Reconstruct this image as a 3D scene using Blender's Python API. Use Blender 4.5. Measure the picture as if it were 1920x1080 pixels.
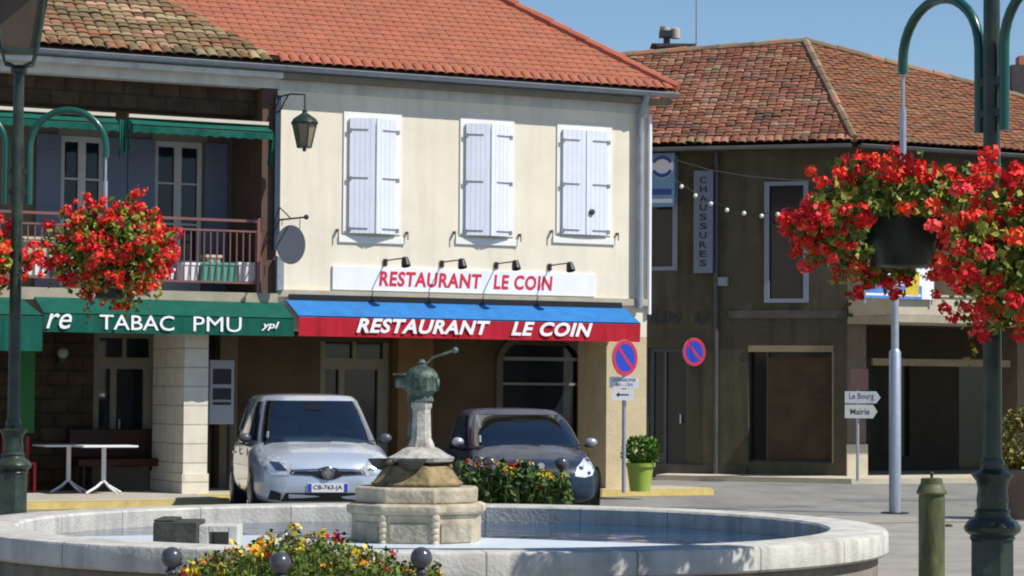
import bpy, math, random
import numpy as np
from mathutils import Vector, Matrix
from mathutils.bvhtree import BVHTree
for o in list(bpy.data.objects): bpy.data.objects.remove(o)
R = math.radians
random.seed(7)
S = bpy.context.scene
COL = S.collection
# ------------------------------------------------------------------ camera
F = 4600.0; HC = 1.65
PITCH = math.atan(200/F); ROLL = R(0.4)
fw = Vector((0, math.cos(PITCH), math.sin(PITCH)))
u0 = Vector((0, -math.sin(PITCH), math.cos(PITCH))); r0 = Vector((1, 0, 0))
up = u0*math.cos(ROLL) - r0*math.sin(ROLL); rt = r0*math.cos(ROLL) + u0*math.sin(ROLL)
CP = Vector((0, 0, HC))
cd = bpy.data.cameras.new('camera'); cam = bpy.data.objects.new('camera', cd); COL.objects.link(cam)
cd.sensor_width = 36; cd.lens = F/1920*36; cd.clip_end = 3000; cd.clip_start = .1
m3 = Matrix((rt, up, -fw)).transposed()
cam.matrix_world = Matrix.Translation(CP) @ m3.to_4x4()
S.camera = cam
# ------------------------------------------------------------------ world, sun
AZ, EL = 68, 50          # sun to the right of the view, behind the camera
sx, sy = math.sin(R(AZ)), -math.cos(R(AZ))
sdir = Vector((sx*math.cos(R(EL)), sy*math.cos(R(EL)), math.sin(R(EL))))
W = bpy.data.worlds.new('World'); S.world = W; W.use_nodes = True
nt = W.node_tree; bg = nt.nodes['Background']
sky = nt.nodes.new('ShaderNodeTexSky'); sky.sky_type = 'NISHITA'; sky.sun_disc = False
sky.sun_elevation = R(EL); sky.sun_rotation = math.atan2(sx, sy)
sky.altitude = 250; sky.air_density = 1.08; sky.dust_density = .0; sky.ozone_density = 6.0
nt.links.new(sky.outputs[0], bg.inputs[0]); bg.inputs[1].default_value = .096
sl = bpy.data.lights.new('sun', 'SUN'); sl.energy = 4.8; sl.angle = R(.5); sl.color = (1, .955, .87)
so = bpy.data.objects.new('sun', sl); COL.objects.link(so)
so.rotation_euler = sdir.to_track_quat('Z', 'Y').to_euler()
S.view_settings.view_transform = 'Standard'; S.view_settings.look = 'None'
S.view_settings.exposure = 0.22; S.view_settings.gamma = 1
S.render.engine = 'CYCLES'
S.cycles.filter_width = 2.0
S.render.resolution_x = 1024; S.render.resolution_y = 576

# ------------------------------------------------------------------ materials
MATS = {}
def mat(name, col, rough=.8, var=.12, vs=3.0, bump=.0, bs=40, metal=0, spec=.4, coat=0, tint=False, col2=None, stretch=None, streak=0):
    if name in MATS: return MATS[name]
    m = bpy.data.materials.new(name); m.use_nodes = True; MATS[name] = m
    n = m.node_tree.nodes; l = m.node_tree.links; p = n['Principled BSDF']
    p.inputs['Roughness'].default_value = rough; p.inputs['Metallic'].default_value = metal
    p.inputs['Specular IOR Level'].default_value = spec; p.inputs['Coat Weight'].default_value = coat
    p.inputs['Coat Roughness'].default_value = .06
    tc = n.new('ShaderNodeTexCoord'); mp = n.new('ShaderNodeMapping')
    l.new(tc.outputs['Object'], mp.inputs[0])
    if stretch: mp.inputs['Scale'].default_value = stretch
    nz = n.new('ShaderNodeTexNoise'); nz.inputs['Scale'].default_value = vs; nz.inputs['Detail'].default_value = 6
    nz.inputs['Roughness'].default_value = .65
    l.new(mp.outputs[0], nz.inputs['Vector'])
    cr = n.new('ShaderNodeValToRGB'); cr.color_ramp.elements[0].position = .3; cr.color_ramp.elements[1].position = .7
    c2 = col2 or tuple(min(1, c*(1+var)) for c in col); c1 = tuple(c*(1-var) for c in col) if not col2 else col
    cr.color_ramp.elements[0].color = (*c1, 1); cr.color_ramp.elements[1].color = (*c2, 1)
    l.new(nz.outputs['Fac'], cr.inputs[0]); out = cr.outputs[0]
    if tint:
        at = n.new('ShaderNodeAttribute'); at.attribute_name = 'tint'
        mx = n.new('ShaderNodeMix'); mx.data_type = 'RGBA'; mx.blend_type = 'MULTIPLY'; mx.inputs[0].default_value = 1
        l.new(out, mx.inputs[6]); l.new(at.outputs['Color'], mx.inputs[7]); out = mx.outputs[2]
    if streak:
        sm = n.new('ShaderNodeMapping'); sm.inputs['Scale'].default_value = (5, 5, .35); l.new(tc.outputs['Object'], sm.inputs[0])
        sn = n.new('ShaderNodeTexNoise'); sn.inputs['Scale'].default_value = 1; sn.inputs['Detail'].default_value = 7; l.new(sm.outputs[0], sn.inputs['Vector'])
        sr = n.new('ShaderNodeMapRange'); sr.inputs[1].default_value = .48; sr.inputs[2].default_value = .78; sr.inputs[3].default_value = 1; sr.inputs[4].default_value = 1-streak; l.new(sn.outputs['Fac'], sr.inputs[0])
        sx_ = n.new('ShaderNodeMix'); sx_.data_type = 'RGBA'; sx_.blend_type = 'MULTIPLY'; sx_.inputs[0].default_value = 1
        l.new(out, sx_.inputs[6]); l.new(sr.outputs[0], sx_.inputs[7]); out = sx_.outputs[2]
    l.new(out, p.inputs['Base Color'])
    if bump:
        b = n.new('ShaderNodeBump'); b.inputs['Strength'].default_value = bump; b.inputs['Distance'].default_value = .02
        z = n.new('ShaderNodeTexNoise'); z.inputs['Scale'].default_value = bs; z.inputs['Detail'].default_value = 4
        l.new(mp.outputs[0], z.inputs['Vector']); l.new(z.outputs['Fac'], b.inputs['Height']); l.new(b.outputs[0], p.inputs['Normal'])
    return m
def brickmat(name, c1, c2, mortar, bw, bh, ms=.012, rough=.85, floor=False, noise=.25):
    if name in MATS: return MATS[name]
    m = bpy.data.materials.new(name); m.use_nodes = True; MATS[name] = m
    n = m.node_tree.nodes; l = m.node_tree.links; p = n['Principled BSDF']; p.inputs['Roughness'].default_value = rough
    p.inputs['Specular IOR Level'].default_value = .25
    tc = n.new('ShaderNodeTexCoord'); sp = n.new('ShaderNodeSeparateXYZ'); cb = n.new('ShaderNodeCombineXYZ')
    l.new(tc.outputs['Object'], sp.inputs[0])
    if floor:
        l.new(sp.outputs[0], cb.inputs[0]); l.new(sp.outputs[1], cb.inputs[1])
    else:
        ad = n.new('ShaderNodeMath'); ad.operation = 'ADD'; l.new(sp.outputs[0], ad.inputs[0]); l.new(sp.outputs[1], ad.inputs[1])
        l.new(ad.outputs[0], cb.inputs[0]); l.new(sp.outputs[2], cb.inputs[1])
    b = n.new('ShaderNodeTexBrick'); b.inputs['Scale'].default_value = 1; b.inputs['Brick Width'].default_value = bw
    b.inputs['Row Height'].default_value = bh; b.inputs['Mortar Size'].default_value = ms
    b.inputs['Color1'].default_value = (*c1, 1); b.inputs['Color2'].default_value = (*c2, 1); b.inputs['Mortar'].default_value = (*mortar, 1)
    l.new(cb.outputs[0], b.inputs['Vector'])
    nz = n.new('ShaderNodeTexNoise'); nz.inputs['Scale'].default_value = 5; nz.inputs['Detail'].default_value = 8
    l.new(tc.outputs['Object'], nz.inputs['Vector'])
    mr = n.new('ShaderNodeMapRange'); mr.inputs[1].default_value = .25; mr.inputs[2].default_value = .75
    mr.inputs[3].default_value = 1-noise; mr.inputs[4].default_value = 1+noise
    l.new(nz.outputs['Fac'], mr.inputs[0])
    mx = n.new('ShaderNodeMix'); mx.data_type = 'RGBA'; mx.blend_type = 'MULTIPLY'; mx.inputs[0].default_value = 1
    l.new(b.outputs['Color'], mx.inputs[6]); l.new(mr.outputs[0], mx.inputs[7]); l.new(mx.outputs[2], p.inputs['Base Color'])
    bp = n.new('ShaderNodeBump'); bp.inputs['Strength'].default_value = .5; bp.inputs['Distance'].default_value = .01; bp.invert = True
    l.new(b.outputs['Fac'], bp.inputs['Height']); l.new(bp.outputs[0], p.inputs['Normal'])
    return m

# ------------------------------------------------------------------ mesh builder
class MB:
    def __init__(s): s.v = []; s.f = []; s.c = []; s.hc = False
    def face(s, pts, col=None):
        i = len(s.v); s.v += [tuple(p) for p in pts]; s.f.append(tuple(range(i, i+len(pts)))); s.c.append(col)
        if col: s.hc = True
    def add(s, vs, fs, col=None):
        i = len(s.v); s.v += [tuple(p) for p in vs]
        for f in fs: s.f.append(tuple(i+k for k in f)); s.c.append(col)
        if col: s.hc = True
        return s
    def box(s, a, b, col=None):
        x0, y0, z0 = [min(p, q) for p, q in zip(a, b)]; x1, y1, z1 = [max(p, q) for p, q in zip(a, b)]
        return s.add([(x0,y0,z0),(x1,y0,z0),(x1,y1,z0),(x0,y1,z0),(x0,y0,z1),(x1,y0,z1),(x1,y1,z1),(x0,y1,z1)],
              [(0,3,2,1),(4,5,6,7),(0,1,5,4),(1,2,6,5),(2,3,7,6),(3,0,4,7)], col)
    def prism(s, poly, d, col=None):      # poly 3D points (planar), extruded by vector d
        n = len(poly); d = Vector(d); P = [Vector(p) for p in poly]
        return s.add([*P, *[p+d for p in P]], [tuple(range(n))[::-1], tuple(range(n, 2*n))] + [(i, (i+1) % n, n+(i+1) % n, n+i) for i in range(n)], col)
    def lathe(s, prof, c=(0,0,0), n=24, col=None, rot=0, axis=None):
        vs = []; fs = []; c = Vector(c)
        q = axis and Vector((0,0,1)).rotation_difference(Vector(axis).normalized())
        for r, z in prof:
            for k in range(n):
                a = rot + 2*math.pi*k/n; p = Vector((r*math.cos(a), r*math.sin(a), z))
                if q: p = q @ p
                vs.append(c+p)
        for j in range(len(prof)-1):
            for k in range(n): fs.append((j*n+k, j*n+(k+1) % n, (j+1)*n+(k+1) % n, (j+1)*n+k))
        fs.append(tuple(range(n))[::-1]); L = (len(prof)-1)*n; fs.append(tuple(range(L, L+n)))
        return s.add(vs, fs, col)
    def sphere(s, c, r, n=14, m=9, sc=(1,1,1), col=None):
        pr = [(r*math.sin(math.pi*i/m)*1.0+1e-4, -r*math.cos(math.pi*i/m)) for i in range(m+1)]
        vs = []; fs = []
        for rr, z in pr:
            for k in range(n):
                a = 2*math.pi*k/n; vs.append((c[0]+rr*math.cos(a)*sc[0], c[1]+rr*math.sin(a)*sc[1], c[2]+z*sc[2]))
        for j in range(m):
            for k in range(n): fs.append((j*n+k, j*n+(k+1) % n, (j+1)*n+(k+1) % n, (j+1)*n+k))
        return s.add(vs, fs, col)
    def tube(s, pts, r, n=10, col=None, r2=None):
        P = [Vector(p) for p in pts]; vs = []; fs = []; N = len(P); pn = None
        for i, p in enumerate(P):
            t = (P[min(i+1, N-1)]-P[max(i-1, 0)]).normalized()
            if pn is None: a = t.orthogonal().normalized()
            else: a = (pn - t*pn.dot(t)).normalized()
            pn = a; b = t.cross(a); rr = r if r2 is None else r+(r2-r)*i/(N-1)
            for k in range(n):
                g = 2*math.pi*k/n; vs.append(p + (a*math.cos(g)+b*math.sin(g))*rr)
        for j in range(N-1):
            for k in range(n): fs.append((j*n+k, j*n+(k+1) % n, (j+1)*n+(k+1) % n, (j+1)*n+k))
        fs.append(tuple(range(n))[::-1]); fs.append(tuple(range((N-1)*n, N*n)))
        return s.add(vs, fs, col)
    def wall(s, x0, x1, z0, z1, y, t, holes=()):   # wall in the xz plane, front at y, back at y+t, rectangular holes (x0,x1,z0,z1)
        xs = sorted({x0, x1, *[h[0] for h in holes], *[h[1] for h in holes]}); zs = sorted({z0, z1, *[h[2] for h in holes], *[h[3] for h in holes]})
        xs = [x for x in xs if x0 <= x <= x1]; zs = [z for z in zs if z0 <= z <= z1]
        def inh(x, z): return any(h[0] < x < h[1] and h[2] < z < h[3] for h in holes) or not (x0 < x < x1 and z0 < z < z1)
        for i in range(len(xs)-1):
            for j in range(len(zs)-1):
                a, b, c, d = xs[i], xs[i+1], zs[j], zs[j+1]; mx, mz = (a+b)/2, (c+d)/2
                if inh(mx, mz): continue
                s.face([(a,y,c),(b,y,c),(b,y,d),(a,y,d)]); s.face([(a,y+t,c),(a,y+t,d),(b,y+t,d),(b,y+t,c)])
                e = 1e-4
                if inh(a-e, mz): s.face([(a,y,c),(a,y,d),(a,y+t,d),(a,y+t,c)])
                if inh(b+e, mz): s.face([(b,y,c),(b,y+t,c),(b,y+t,d),(b,y,d)])
                if inh(mx, c-e): s.face([(a,y,c),(a,y+t,c),(b,y+t,c),(b,y,c)])
                if inh(mx, d+e): s.face([(a,y,d),(b,y,d),(b,y+t,d),(a,y+t,d)])
        return s
    def obj(s, name, m, parent=None, off=(0,0,0), smooth=False, bevel=0, xf=None):
        me = bpy.data.meshes.new(name)
        V = [(p[0]-off[0], p[1]-off[1], p[2]-off[2]) for p in s.v]
        me.from_pydata(V, [], s.f); me.validate(); 
        if s.hc and len(me.polygons) == len(s.f):
            at = me.attributes.new('tint', 'FLOAT_COLOR', 'CORNER'); arr = []
            for f, c in zip(s.f, s.c): arr += list((*(c or (1,1,1)), 1.0))*len(f)
            at.data.foreach_set('color', arr)
        me.materials.append(m)
        if smooth:
            for p in me.polygons: p.use_smooth = True
            me.set_sharp_from_angle(angle=R(smooth if smooth is not True else 40))
        o = bpy.data.objects.new(name, me); COL.objects.link(o)
        if parent: o.parent = parent
        if bevel:
            b = o.modifiers.new('bevel', 'BEVEL'); b.width = bevel; b.segments = 2; b.limit_method = 'ANGLE'
        return o

class Frame:
    def __init__(s, o, rot): s.o = Vector(o); s.rot = rot; s.x = Vector((math.cos(rot), math.sin(rot), 0)); s.y = Vector((-math.sin(rot), math.cos(rot), 0))
    def at(s, px, py, w=0):       # a point of the photo on the vertical plane standing w metres in front of this frame's front
        d = fw + rt*((px-960)/F) - up*((py-540)/F)
        p0 = s.o - s.y*w; t = (p0-CP).dot(s.y)/d.dot(s.y); P = CP + d*t
        return (P-s.o).dot(s.x), P.z
    def u(s, px, w=0, py=740): return s.at(px, py, w)[0]
    def z(s, px, py, w=0): return s.at(px, py, w)[1]
    def world(s, x, y, z): return s.o + s.x*x + s.y*y + Vector((0,0,z))
def gnd(px, py, z=0):             # point of the photo lying on the level z
    d = fw + rt*((px-960)/F) - up*((py-540)/F); t = (z-HC)/d.z; return CP + d*t
def dep(px, py, Y):               # point of the photo at depth Y
    d = fw + rt*((px-960)/F) - up*((py-540)/F); t = Y/d.y; return CP + d*t

def tag(o, label, cat, group=None, kind=None):
    if kind: o['kind'] = kind
    if label: o['label'] = label
    if cat: o['category'] = cat
    if group: o['group'] = group
    return o
class T:                           # a thing: an Empty at its base and its parts, in the coordinates of a frame
    def __init__(s, name, label, cat, fr=None, base=(0,0,0), group=None, rot=None):
        s.o = bpy.data.objects.new(name, None); COL.objects.link(s.o); s.off = base
        s.fr = fr or Frame((0,0,0), 0)
        s.o.location = s.fr.world(*base); s.o.rotation_euler = (0,0,s.fr.rot); s.o.empty_display_size = .2
        tag(s.o, label, cat, group)
    def part(s, mb, name, m, parent=None, **k):
        o = mb.obj(name, m, parent or s.o, s.off, **k); return o
def solo(mb, name, m, label, cat, fr=None, base=(0,0,0), group=None, kind=None, **k):
    o = mb.obj(name, m, None, base, **k); fr = fr or Frame((0,0,0), 0)
    o.location = fr.world(*base); o.rotation_euler = (0,0,fr.rot)
    return tag(o, label, cat, group, kind)
def copy_tree(o, parent=None):
    c = o.copy(); COL.objects.link(c); c.parent = parent
    for ch in [x for x in list(o.children)]: copy_tree(ch, c)
    return c

def textmesh(body, x0, z0, w, h, y, bold=0, shear=0, depth=.01, gap=1.0, mb=None):   # writing in the xz plane facing -y
    cu = bpy.data.curves.new('text', 'FONT'); cu.body = body; cu.offset = bold; cu.shear = shear; cu.space_character = gap
    cu.size = 1; cu.extrude = 0; cu.resolution_u = 3
    ob = bpy.data.objects.new('text', cu); COL.objects.link(ob)
    dg = bpy.context.evaluated_depsgraph_get(); me = bpy.data.meshes.new_from_object(ob.evaluated_get(dg))
    vs = [v.co.copy() for v in me.vertices]; fs = [tuple(p.vertices) for p in me.polygons]
    bpy.data.objects.remove(ob); bpy.data.curves.remove(cu); bpy.data.meshes.remove(me)
    ax, bx = min(v.x for v in vs), max(v.x for v in vs); ay, by = min(v.y for v in vs), max(v.y for v in vs)
    mb = mb or MB()
    P = [(x0+(v.x-ax)/(bx-ax)*w, y, z0+(v.y-ay)/(by-ay)*h) for v in vs]
    mb.add(P, fs)
    return mb

# material palette
M_cream = mat('cream_render', (.78, .705, .57), .9, .09, .8, .10, 30, spec=.2, streak=.12)
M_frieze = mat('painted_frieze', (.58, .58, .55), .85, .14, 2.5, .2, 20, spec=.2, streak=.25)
M_white = mat('white_paint', (.82, .83, .87), .5, .03, 4, streak=.08)
M_whiteb = mat('white_surround', (.80, .79, .74), .7, .04, 4)
M_stone = brickmat('ashlar_stone', (.72, .67, .57), (.68, .63, .53), (.42, .38, .31), .9, .29, .01, noise=.1)
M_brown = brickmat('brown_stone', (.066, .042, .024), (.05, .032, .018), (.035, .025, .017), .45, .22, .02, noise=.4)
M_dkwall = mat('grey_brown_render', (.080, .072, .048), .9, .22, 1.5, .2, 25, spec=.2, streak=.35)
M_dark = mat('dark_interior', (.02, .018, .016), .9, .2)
M_iron = mat('dark_iron', (.035, .035, .04), .5, .2, 8)
M_zinc = mat('zinc', (.30, .33, .37), .45, .15, 5, metal=.4)
M_galv = mat('galvanised_steel', (.42, .45, .50), .4, .12, 12, metal=.6)
M_lampgreen = mat('weathered_green_paint', (.008, .022, .021), .32, .3, 7, .15, 30, col2=(.045, .062, .042))
M_armgreen = mat('green_paint', (.006, .075, .052), .28, .15, 5, coat=.3)
M_rail = mat('pinkish_brown_paint', (.20, .085, .075), .5, .15, 6)
M_glassdark = mat('dark_glass', (.012, .017, .024), .06, .1, spec=.35)
M_bluegrey = mat('blue_grey_paint', (.12, .145, .20), .6, .08, 6)
M_wood = mat('cream_joinery', (.20, .18, .13), .6, .1, 6)
M_green = mat('green_awning', (.007, .092, .066), .8, .12, 3, spec=.15, streak=.25)
M_blue = mat('blue_awning', (.03, .17, .44), .8, .1, 4, spec=.15, streak=.2)
M_red = mat('red_awning', (.43, .016, .032), .8, .1, 4, spec=.15, streak=.2)
M_txtw = mat('white_lettering', (.82, .82, .82), .7, .02)
M_txtr = mat('red_lettering', (.60, .02, .05), .6, .05)
M_concrete = mat('pale_concrete', (.50, .48, .43), .85, .16, 2.2, .35, 35, spec=.25)
M_kerb = mat('limestone_kerb', (.50, .45, .35), .85, .12, 3, .3, 30)
M_yellow = mat('yellow_kerb_paint', (.62, .47, .16), .8, .18, 5)
M_fstone = mat('warm_fountain_stone', (.30, .26, .19), .88, .25, 4, .9, 14, spec=.2, col2=(.58, .50, .37), streak=.5)
M_lichen = mat('dark_weathered_stone', (.06, .055, .03), .9, .4, 7, .9, 14, spec=.2, col2=(.36, .27, .14))
M_black = mat('black_plastic', (.012, .012, .014), .45, .1)
M_rubber = mat('tyre_rubber', (.02, .02, .02), .85, .1)
M_tile = mat('roof_tile', (1, 1, 1), .9, .10, 8, spec=.1, tint=True)
M_leaf = mat('leaf', (1, 1, 1), .6, .1, 9, spec=.3, tint=True)
M_petal = mat('petal', (1, 1, 1), .6, .06, 9, spec=.25, tint=True)

# ------------------------------------------------------------------ frames
A = Frame((-4.97, 37.2, 0), R(26.5))                 # facade of the restaurant and bar
C2 = Vector((6.61, 48.3, 0))
BL = Frame(C2, R(-15.5)); BR = Frame(C2, R(27))      # the two street fronts of the corner house

# ------------------------------------------------------------------ ground
def poly_ground(name, pts, z, m, t=.0):
    mb = MB(); mb.face([(p[0], p[1], z) for p in pts]) if not t else mb.prism([(p[0], p[1], z-t) for p in pts], (0,0,t))
    o = mb.obj(name, m); o['kind'] = 'structure'; return o
M_asph = mat('asphalt', (.225, .22, .205), .95, .22, 1.1, .5, 60, spec=.15, stretch=(1, .35, 1))
poly_ground('ground', [(-900,-200),(900,-200),(900,1500),(-900,1500)], 0, M_asph)
M_pave = mat('pale_paving', (.30, .28, .245), .95, .2, 1.3, .4, 50, spec=.15)
poly_ground('plaza_paving', [(-14, 9), (12, 9), (12, 34.2), (4.4, 34.2), (3.5, 31.4), (-14, 26.8)], .004, M_pave)
poly_ground('road_patch', [(1.5,35.2),(4.6,36.9),(4.4,37.5),(1.2,35.9)], .004, mat('patched_asphalt', (.17,.168,.16), .95, .2, 2, .5, 60))
poly_ground('road_patch', [(5.4,38.8),(9.6,40.2),(9.4,41.1),(5.2,39.7)], .004, MATS['patched_asphalt'])
poly_ground('paving_joint', [(2.2,31.02),(9,33.9),(9,33.97),(2.2,31.09)], .008, mat('joint_dark', (.09,.085,.075), .95, .2))
fwv = lambda x, y: A.world(x, y, 0)
uk = A.u(420, 1.6)
uR = A.u(1212)
poly_ground('pavement', [fwv(-11,-1.9), fwv(uk,-1.9), fwv(uk,-.45), fwv(uR+1.0,-.45), fwv(uR+1.0,.9), fwv(uR,.9), fwv(uR,11), fwv(-11,11)], .12, mat('pavement_concrete', (.40,.37,.31), .9, .12, 2, .3, 40), .14)
mb = MB(); mb.box((-11,-1.93,0.005),(uk+.02,-1.905,.10)); mb.box((uk-.03,-.48,.005),(uR+1.02,-.453,.105))
k = mb.obj('kerb', M_yellow); k['kind'] = 'structure'; k.location = A.o; k.rotation_euler = (0,0,A.rot)
mb = MB(); mb.box((-11,-1.9,.12),(uk,-1.72,.127)); mb.box((uk+.0,-.45,.12),(uR+1.0,-.27,.127))
k = mb.obj('kerb_edge', M_yellow); k['kind'] = 'structure'; k.location = A.o; k.rotation_euler = (0,0,A.rot)

# ------------------------------------------------------------------ roof tiles
def inpoly(x, y, P):
    c = False; n = len(P)
    for i in range(n):
        x1, y1 = P[i]; x2, y2 = P[i-1]
        if (y1 > y) != (y2 > y) and x < (x2-x1)*(y-y1)/(y2-y1)+x1: c = not c
    return c
def tiled(O, X, Y, poly, cols, tw=.2, th=.215, h=.05, seed=1, jit=.01, void_shade=(.03,.015,.01), lf=.022):
    """canal tiles over the polygon (a,b) of the plane O + aX + bY"""
    rnd = random.Random(seed); O, X, Y = Vector(O), Vector(X).normalized(), Vector(Y).normalized(); Nn = X.cross(Y).normalized()
    mb = MB(); n = len(poly)
    mb.prism([O+X*a+Y*max(b,.04)-Nn*.06 for a, b in poly], Nn*.055, void_shade)  # near-black slab: shade of the gaps under tiles put into its colour
    a0, a1 = min(p[0] for p in poly), max(p[0] for p in poly); b0, b1 = min(p[1] for p in poly), max(p[1] for p in poly)
    j = 0; b = b0
    while b < b1:
        a = a0+tw/2; run = 0; hh = max(h, .045) if b <= b0+.01 else h
        while a < a1:
            bb = b if b > b0+.01 else b+.001
            if inpoly(a, bb+th*.35, poly):
                c = cols(rnd, a, b) if run <= 0 else tuple(q*rnd.uniform(.93,1.07) for q in c); run = rnd.choice((0,0,1,1,2)) if run <= 0 else run-1; da = rnd.uniform(-jit, jit); dz = rnd.uniform(0, jit); db = rnd.uniform(-jit, jit)*2
                vs = []; K = 5; lo = -.07 if b <= b0+.01 else -.02
                for (t, lift, ww) in ((lo, lf, .52), (th, 0.0, .44)):
                    for k_ in range(K+1):
                        g = math.pi*k_/K
                        vs.append(O+X*(a+da-math.cos(g)*tw*ww)+Y*(b+t+db)+Nn*(math.sin(g)*hh+lift+dz))
                fs = [(k_, k_+1, K+2+k_, K+1+k_) for k_ in range(K)]
                mb.add(vs, fs, c)
                # tile lip (thickness)
                vs2 = [vs[k_] for k_ in range(K+1)] + [vs[k_]-Nn*.012 for k_ in range(K+1)]
                mb.add(vs2, [(k_, K+1+k_, K+2+k_, k_+1) for k_ in range(K)], tuple(q*.8 for q in c))
            a += tw
        b += th-.03; j += 1
    return mb
def c_red(r, a, b):
    v = r.uniform(.94, 1.05); w = r.random()
    c = (.36, .128, .078) if w < .85 else (.33, .122, .08)
    return tuple(q*v for q in c)
def c_moss(r, a, b):
    w = r.random(); v = r.uniform(.7, 1.25)
    c = (.22,.155,.085) if w < .45 else (.30,.23,.13) if w < .57 else (.25,.125,.07) if w < .8 else (.17,.12,.07) if w < .94 else (.40,.24,.16)
    return tuple(q*v for q in c)
def c_old(r, a, b):
    w = r.random(); v = r.uniform(.75, 1.2)
    c = (.24,.103,.066) if w < .55 else (.32,.16,.105) if w < .7 else (.20,.11,.08) if w < .86 else (.25,.17,.105) if w < .94 else (.13,.08,.06)
    return tuple(q*v for q in c)
def c_old2(r, a, b):
    w = r.random(); v = r.uniform(.8, 1.15)
    c = (.26,.112,.062) if w < .6 else (.235,.13,.075) if w < .85 else (.19,.105,.065)
    return tuple(q*v for q in c)

# ------------------------------------------------------------------ restaurant house
uP = A.u(515)                      # party wall between bar house and restaurant
ZE = A.z(1190, 163, .30)+.02           # eave
print('uR', uR, 'uP', uP, 'ZE', ZE, 'left eave', A.z(100, 90, .45))
ZB = A.z(900, 566)                 # beam bottom behind awning
TANR = .75; OV = .27; ER = uR+.40; DEPTH = 9.0
H = T('restaurant_house', 'cream house with white shutters, red tiled roof and red and blue awning', 'house', A)
Z1 = A.z(1210, 600)                # bottom of upper wall (beam)
W1 = [A.u(649), A.u(738), A.z(690, 436), A.z(690, 226)]
W2 = [A.u(868), A.u(951), A.z(905, 440), A.z(905, 236)]
W3 = [A.u(1050), A.u(1135), A.z(1090, 438), A.z(1090, 247)]
holes = [(w[0]+.05, w[1]-.05, w[2]+.04, w[3]-.05) for w in (W1, W2, W3)]
BK = 1.9
mb = MB().wall(uP, uR, 2.62, ZE+.07, 0, .4, holes)
mb.box((uR-.4,.4,2.62),(uR,DEPTH,ZE+.07)); mb.box((uP,DEPTH-.3,0),(uR-.4,DEPTH,ZE+.07))
mb.box((uP,.4,2.62),(uP+.25,DEPTH-.3,ZE+.07))
H.part(mb, 'wall', M_cream)
H.part(MB().box((uR-.4,BK+.303,0),(uR,DEPTH,2.617)), 'side_wall', M_cream)
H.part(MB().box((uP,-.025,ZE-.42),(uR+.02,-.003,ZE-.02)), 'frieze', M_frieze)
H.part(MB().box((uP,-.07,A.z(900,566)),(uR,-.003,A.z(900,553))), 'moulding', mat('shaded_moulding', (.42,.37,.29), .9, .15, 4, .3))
for w in (W1, W2, W3):
    g = MB(); t = .09
    for a, b, c, d in ((w[0]-t, w[0]+.04, w[2]-.02, w[3]+.12), (w[1]-.04, w[1]+t, w[2]-.02, w[3]+.12), (w[0]+.04, w[1]-.04, w[3]-.04, w[3]+.12)):
        g.box((a,-.022,c),(b,-.002,d))
    fr = H.part(g, 'window_surround', M_whiteb)
    H.part(MB().box((w[0]-.16,-.03,w[2]-.17),(w[1]+.16,-.003,w[2]-.06)), 'window_sill', M_whiteb, bevel=.008)
    H.part(MB().box((w[0]+.05,.12,w[2]),(w[1]-.05,.16,w[3]-.04)), 'window', M_glassdark)
    for x in (w[0]-.19, w[1]+.19):
        k = MB(); k.box((x-.014,-.07,w[2]-.01),(x+.014,-.002,w[2]+.035)); k.box((x-.009,-.08,w[2]-.10),(x+.009,-.0703,w[2]+.025))
        H.part(k, 'shutter_stay', mat('worn_iron', (.14,.13,.12), .7, .3, 9))
M_shut = mat('lavender_white_paint', (.72, .75, .84), .55, .04, 4, streak=.12)
def shutter(w, p, sign):
    mid = (w[0]+w[1])/2; e = w[0] if sign < 0 else w[1]
    a = Vector((e, -.03, 0)); b = Vector((mid-sign*-.006, -.03-p, 0)); L = (b-a).length; d = (b-a)/L
    n = Vector((d.y, -d.x, 0)); 
    if n.y > 0: n = -n
    t = .035
    z0, z1 = w[2]-.02, w[3]+.02
    def bx(s0, s1, za, zb, o0, o1):
        P = [a+d*s0+n*o0, a+d*s1+n*o0, a+d*s1+n*o1, a+d*s0+n*o1]
        return [(q.x, q.y, za) for q in P], zb-za
    m_ = MB(); N = 5
    for i in range(N):
        q, hh = bx(L*i/N+.002, L*(i+1)/N-.003, z0, z1, 0, t); m_.prism(q, (0,0,hh))
    q, hh = bx(0, L, z0+.02, z1-.02, .006, t-.006); m_.prism(q, (0,0,hh))
    lf = H.part(m_, 'shutter', M_shut)
    for f in (.10, .52, .96):
        zz = z1-(z1-z0)*f
        q, hh = bx(-.01, L*.72, zz-.013, zz+.013, t, t+.006); s_ = MB().prism(q, (0,0,hh))
        q, hh = bx(-.03, .03, zz-.045, zz+.02, t, t+.009); s_.prism(q, (0,0,hh))
        H.part(s_, 'strap_hinge', mat('grey_iron', (.20,.20,.23), .6, .2, 6), lf)
for w, p in ((W1,.09),(W2,.085),(W3,.015)):
    shutter(w, p, -1); shutter(w, p, 1)
kx, kz = A.at(1105, 398); H.part(MB().lathe([(.05,0),(.05,.02),(.03,.03)], (kx,-.085,kz), 14, axis=(0,-1,0)), 'vent_disc', M_iron)
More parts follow.
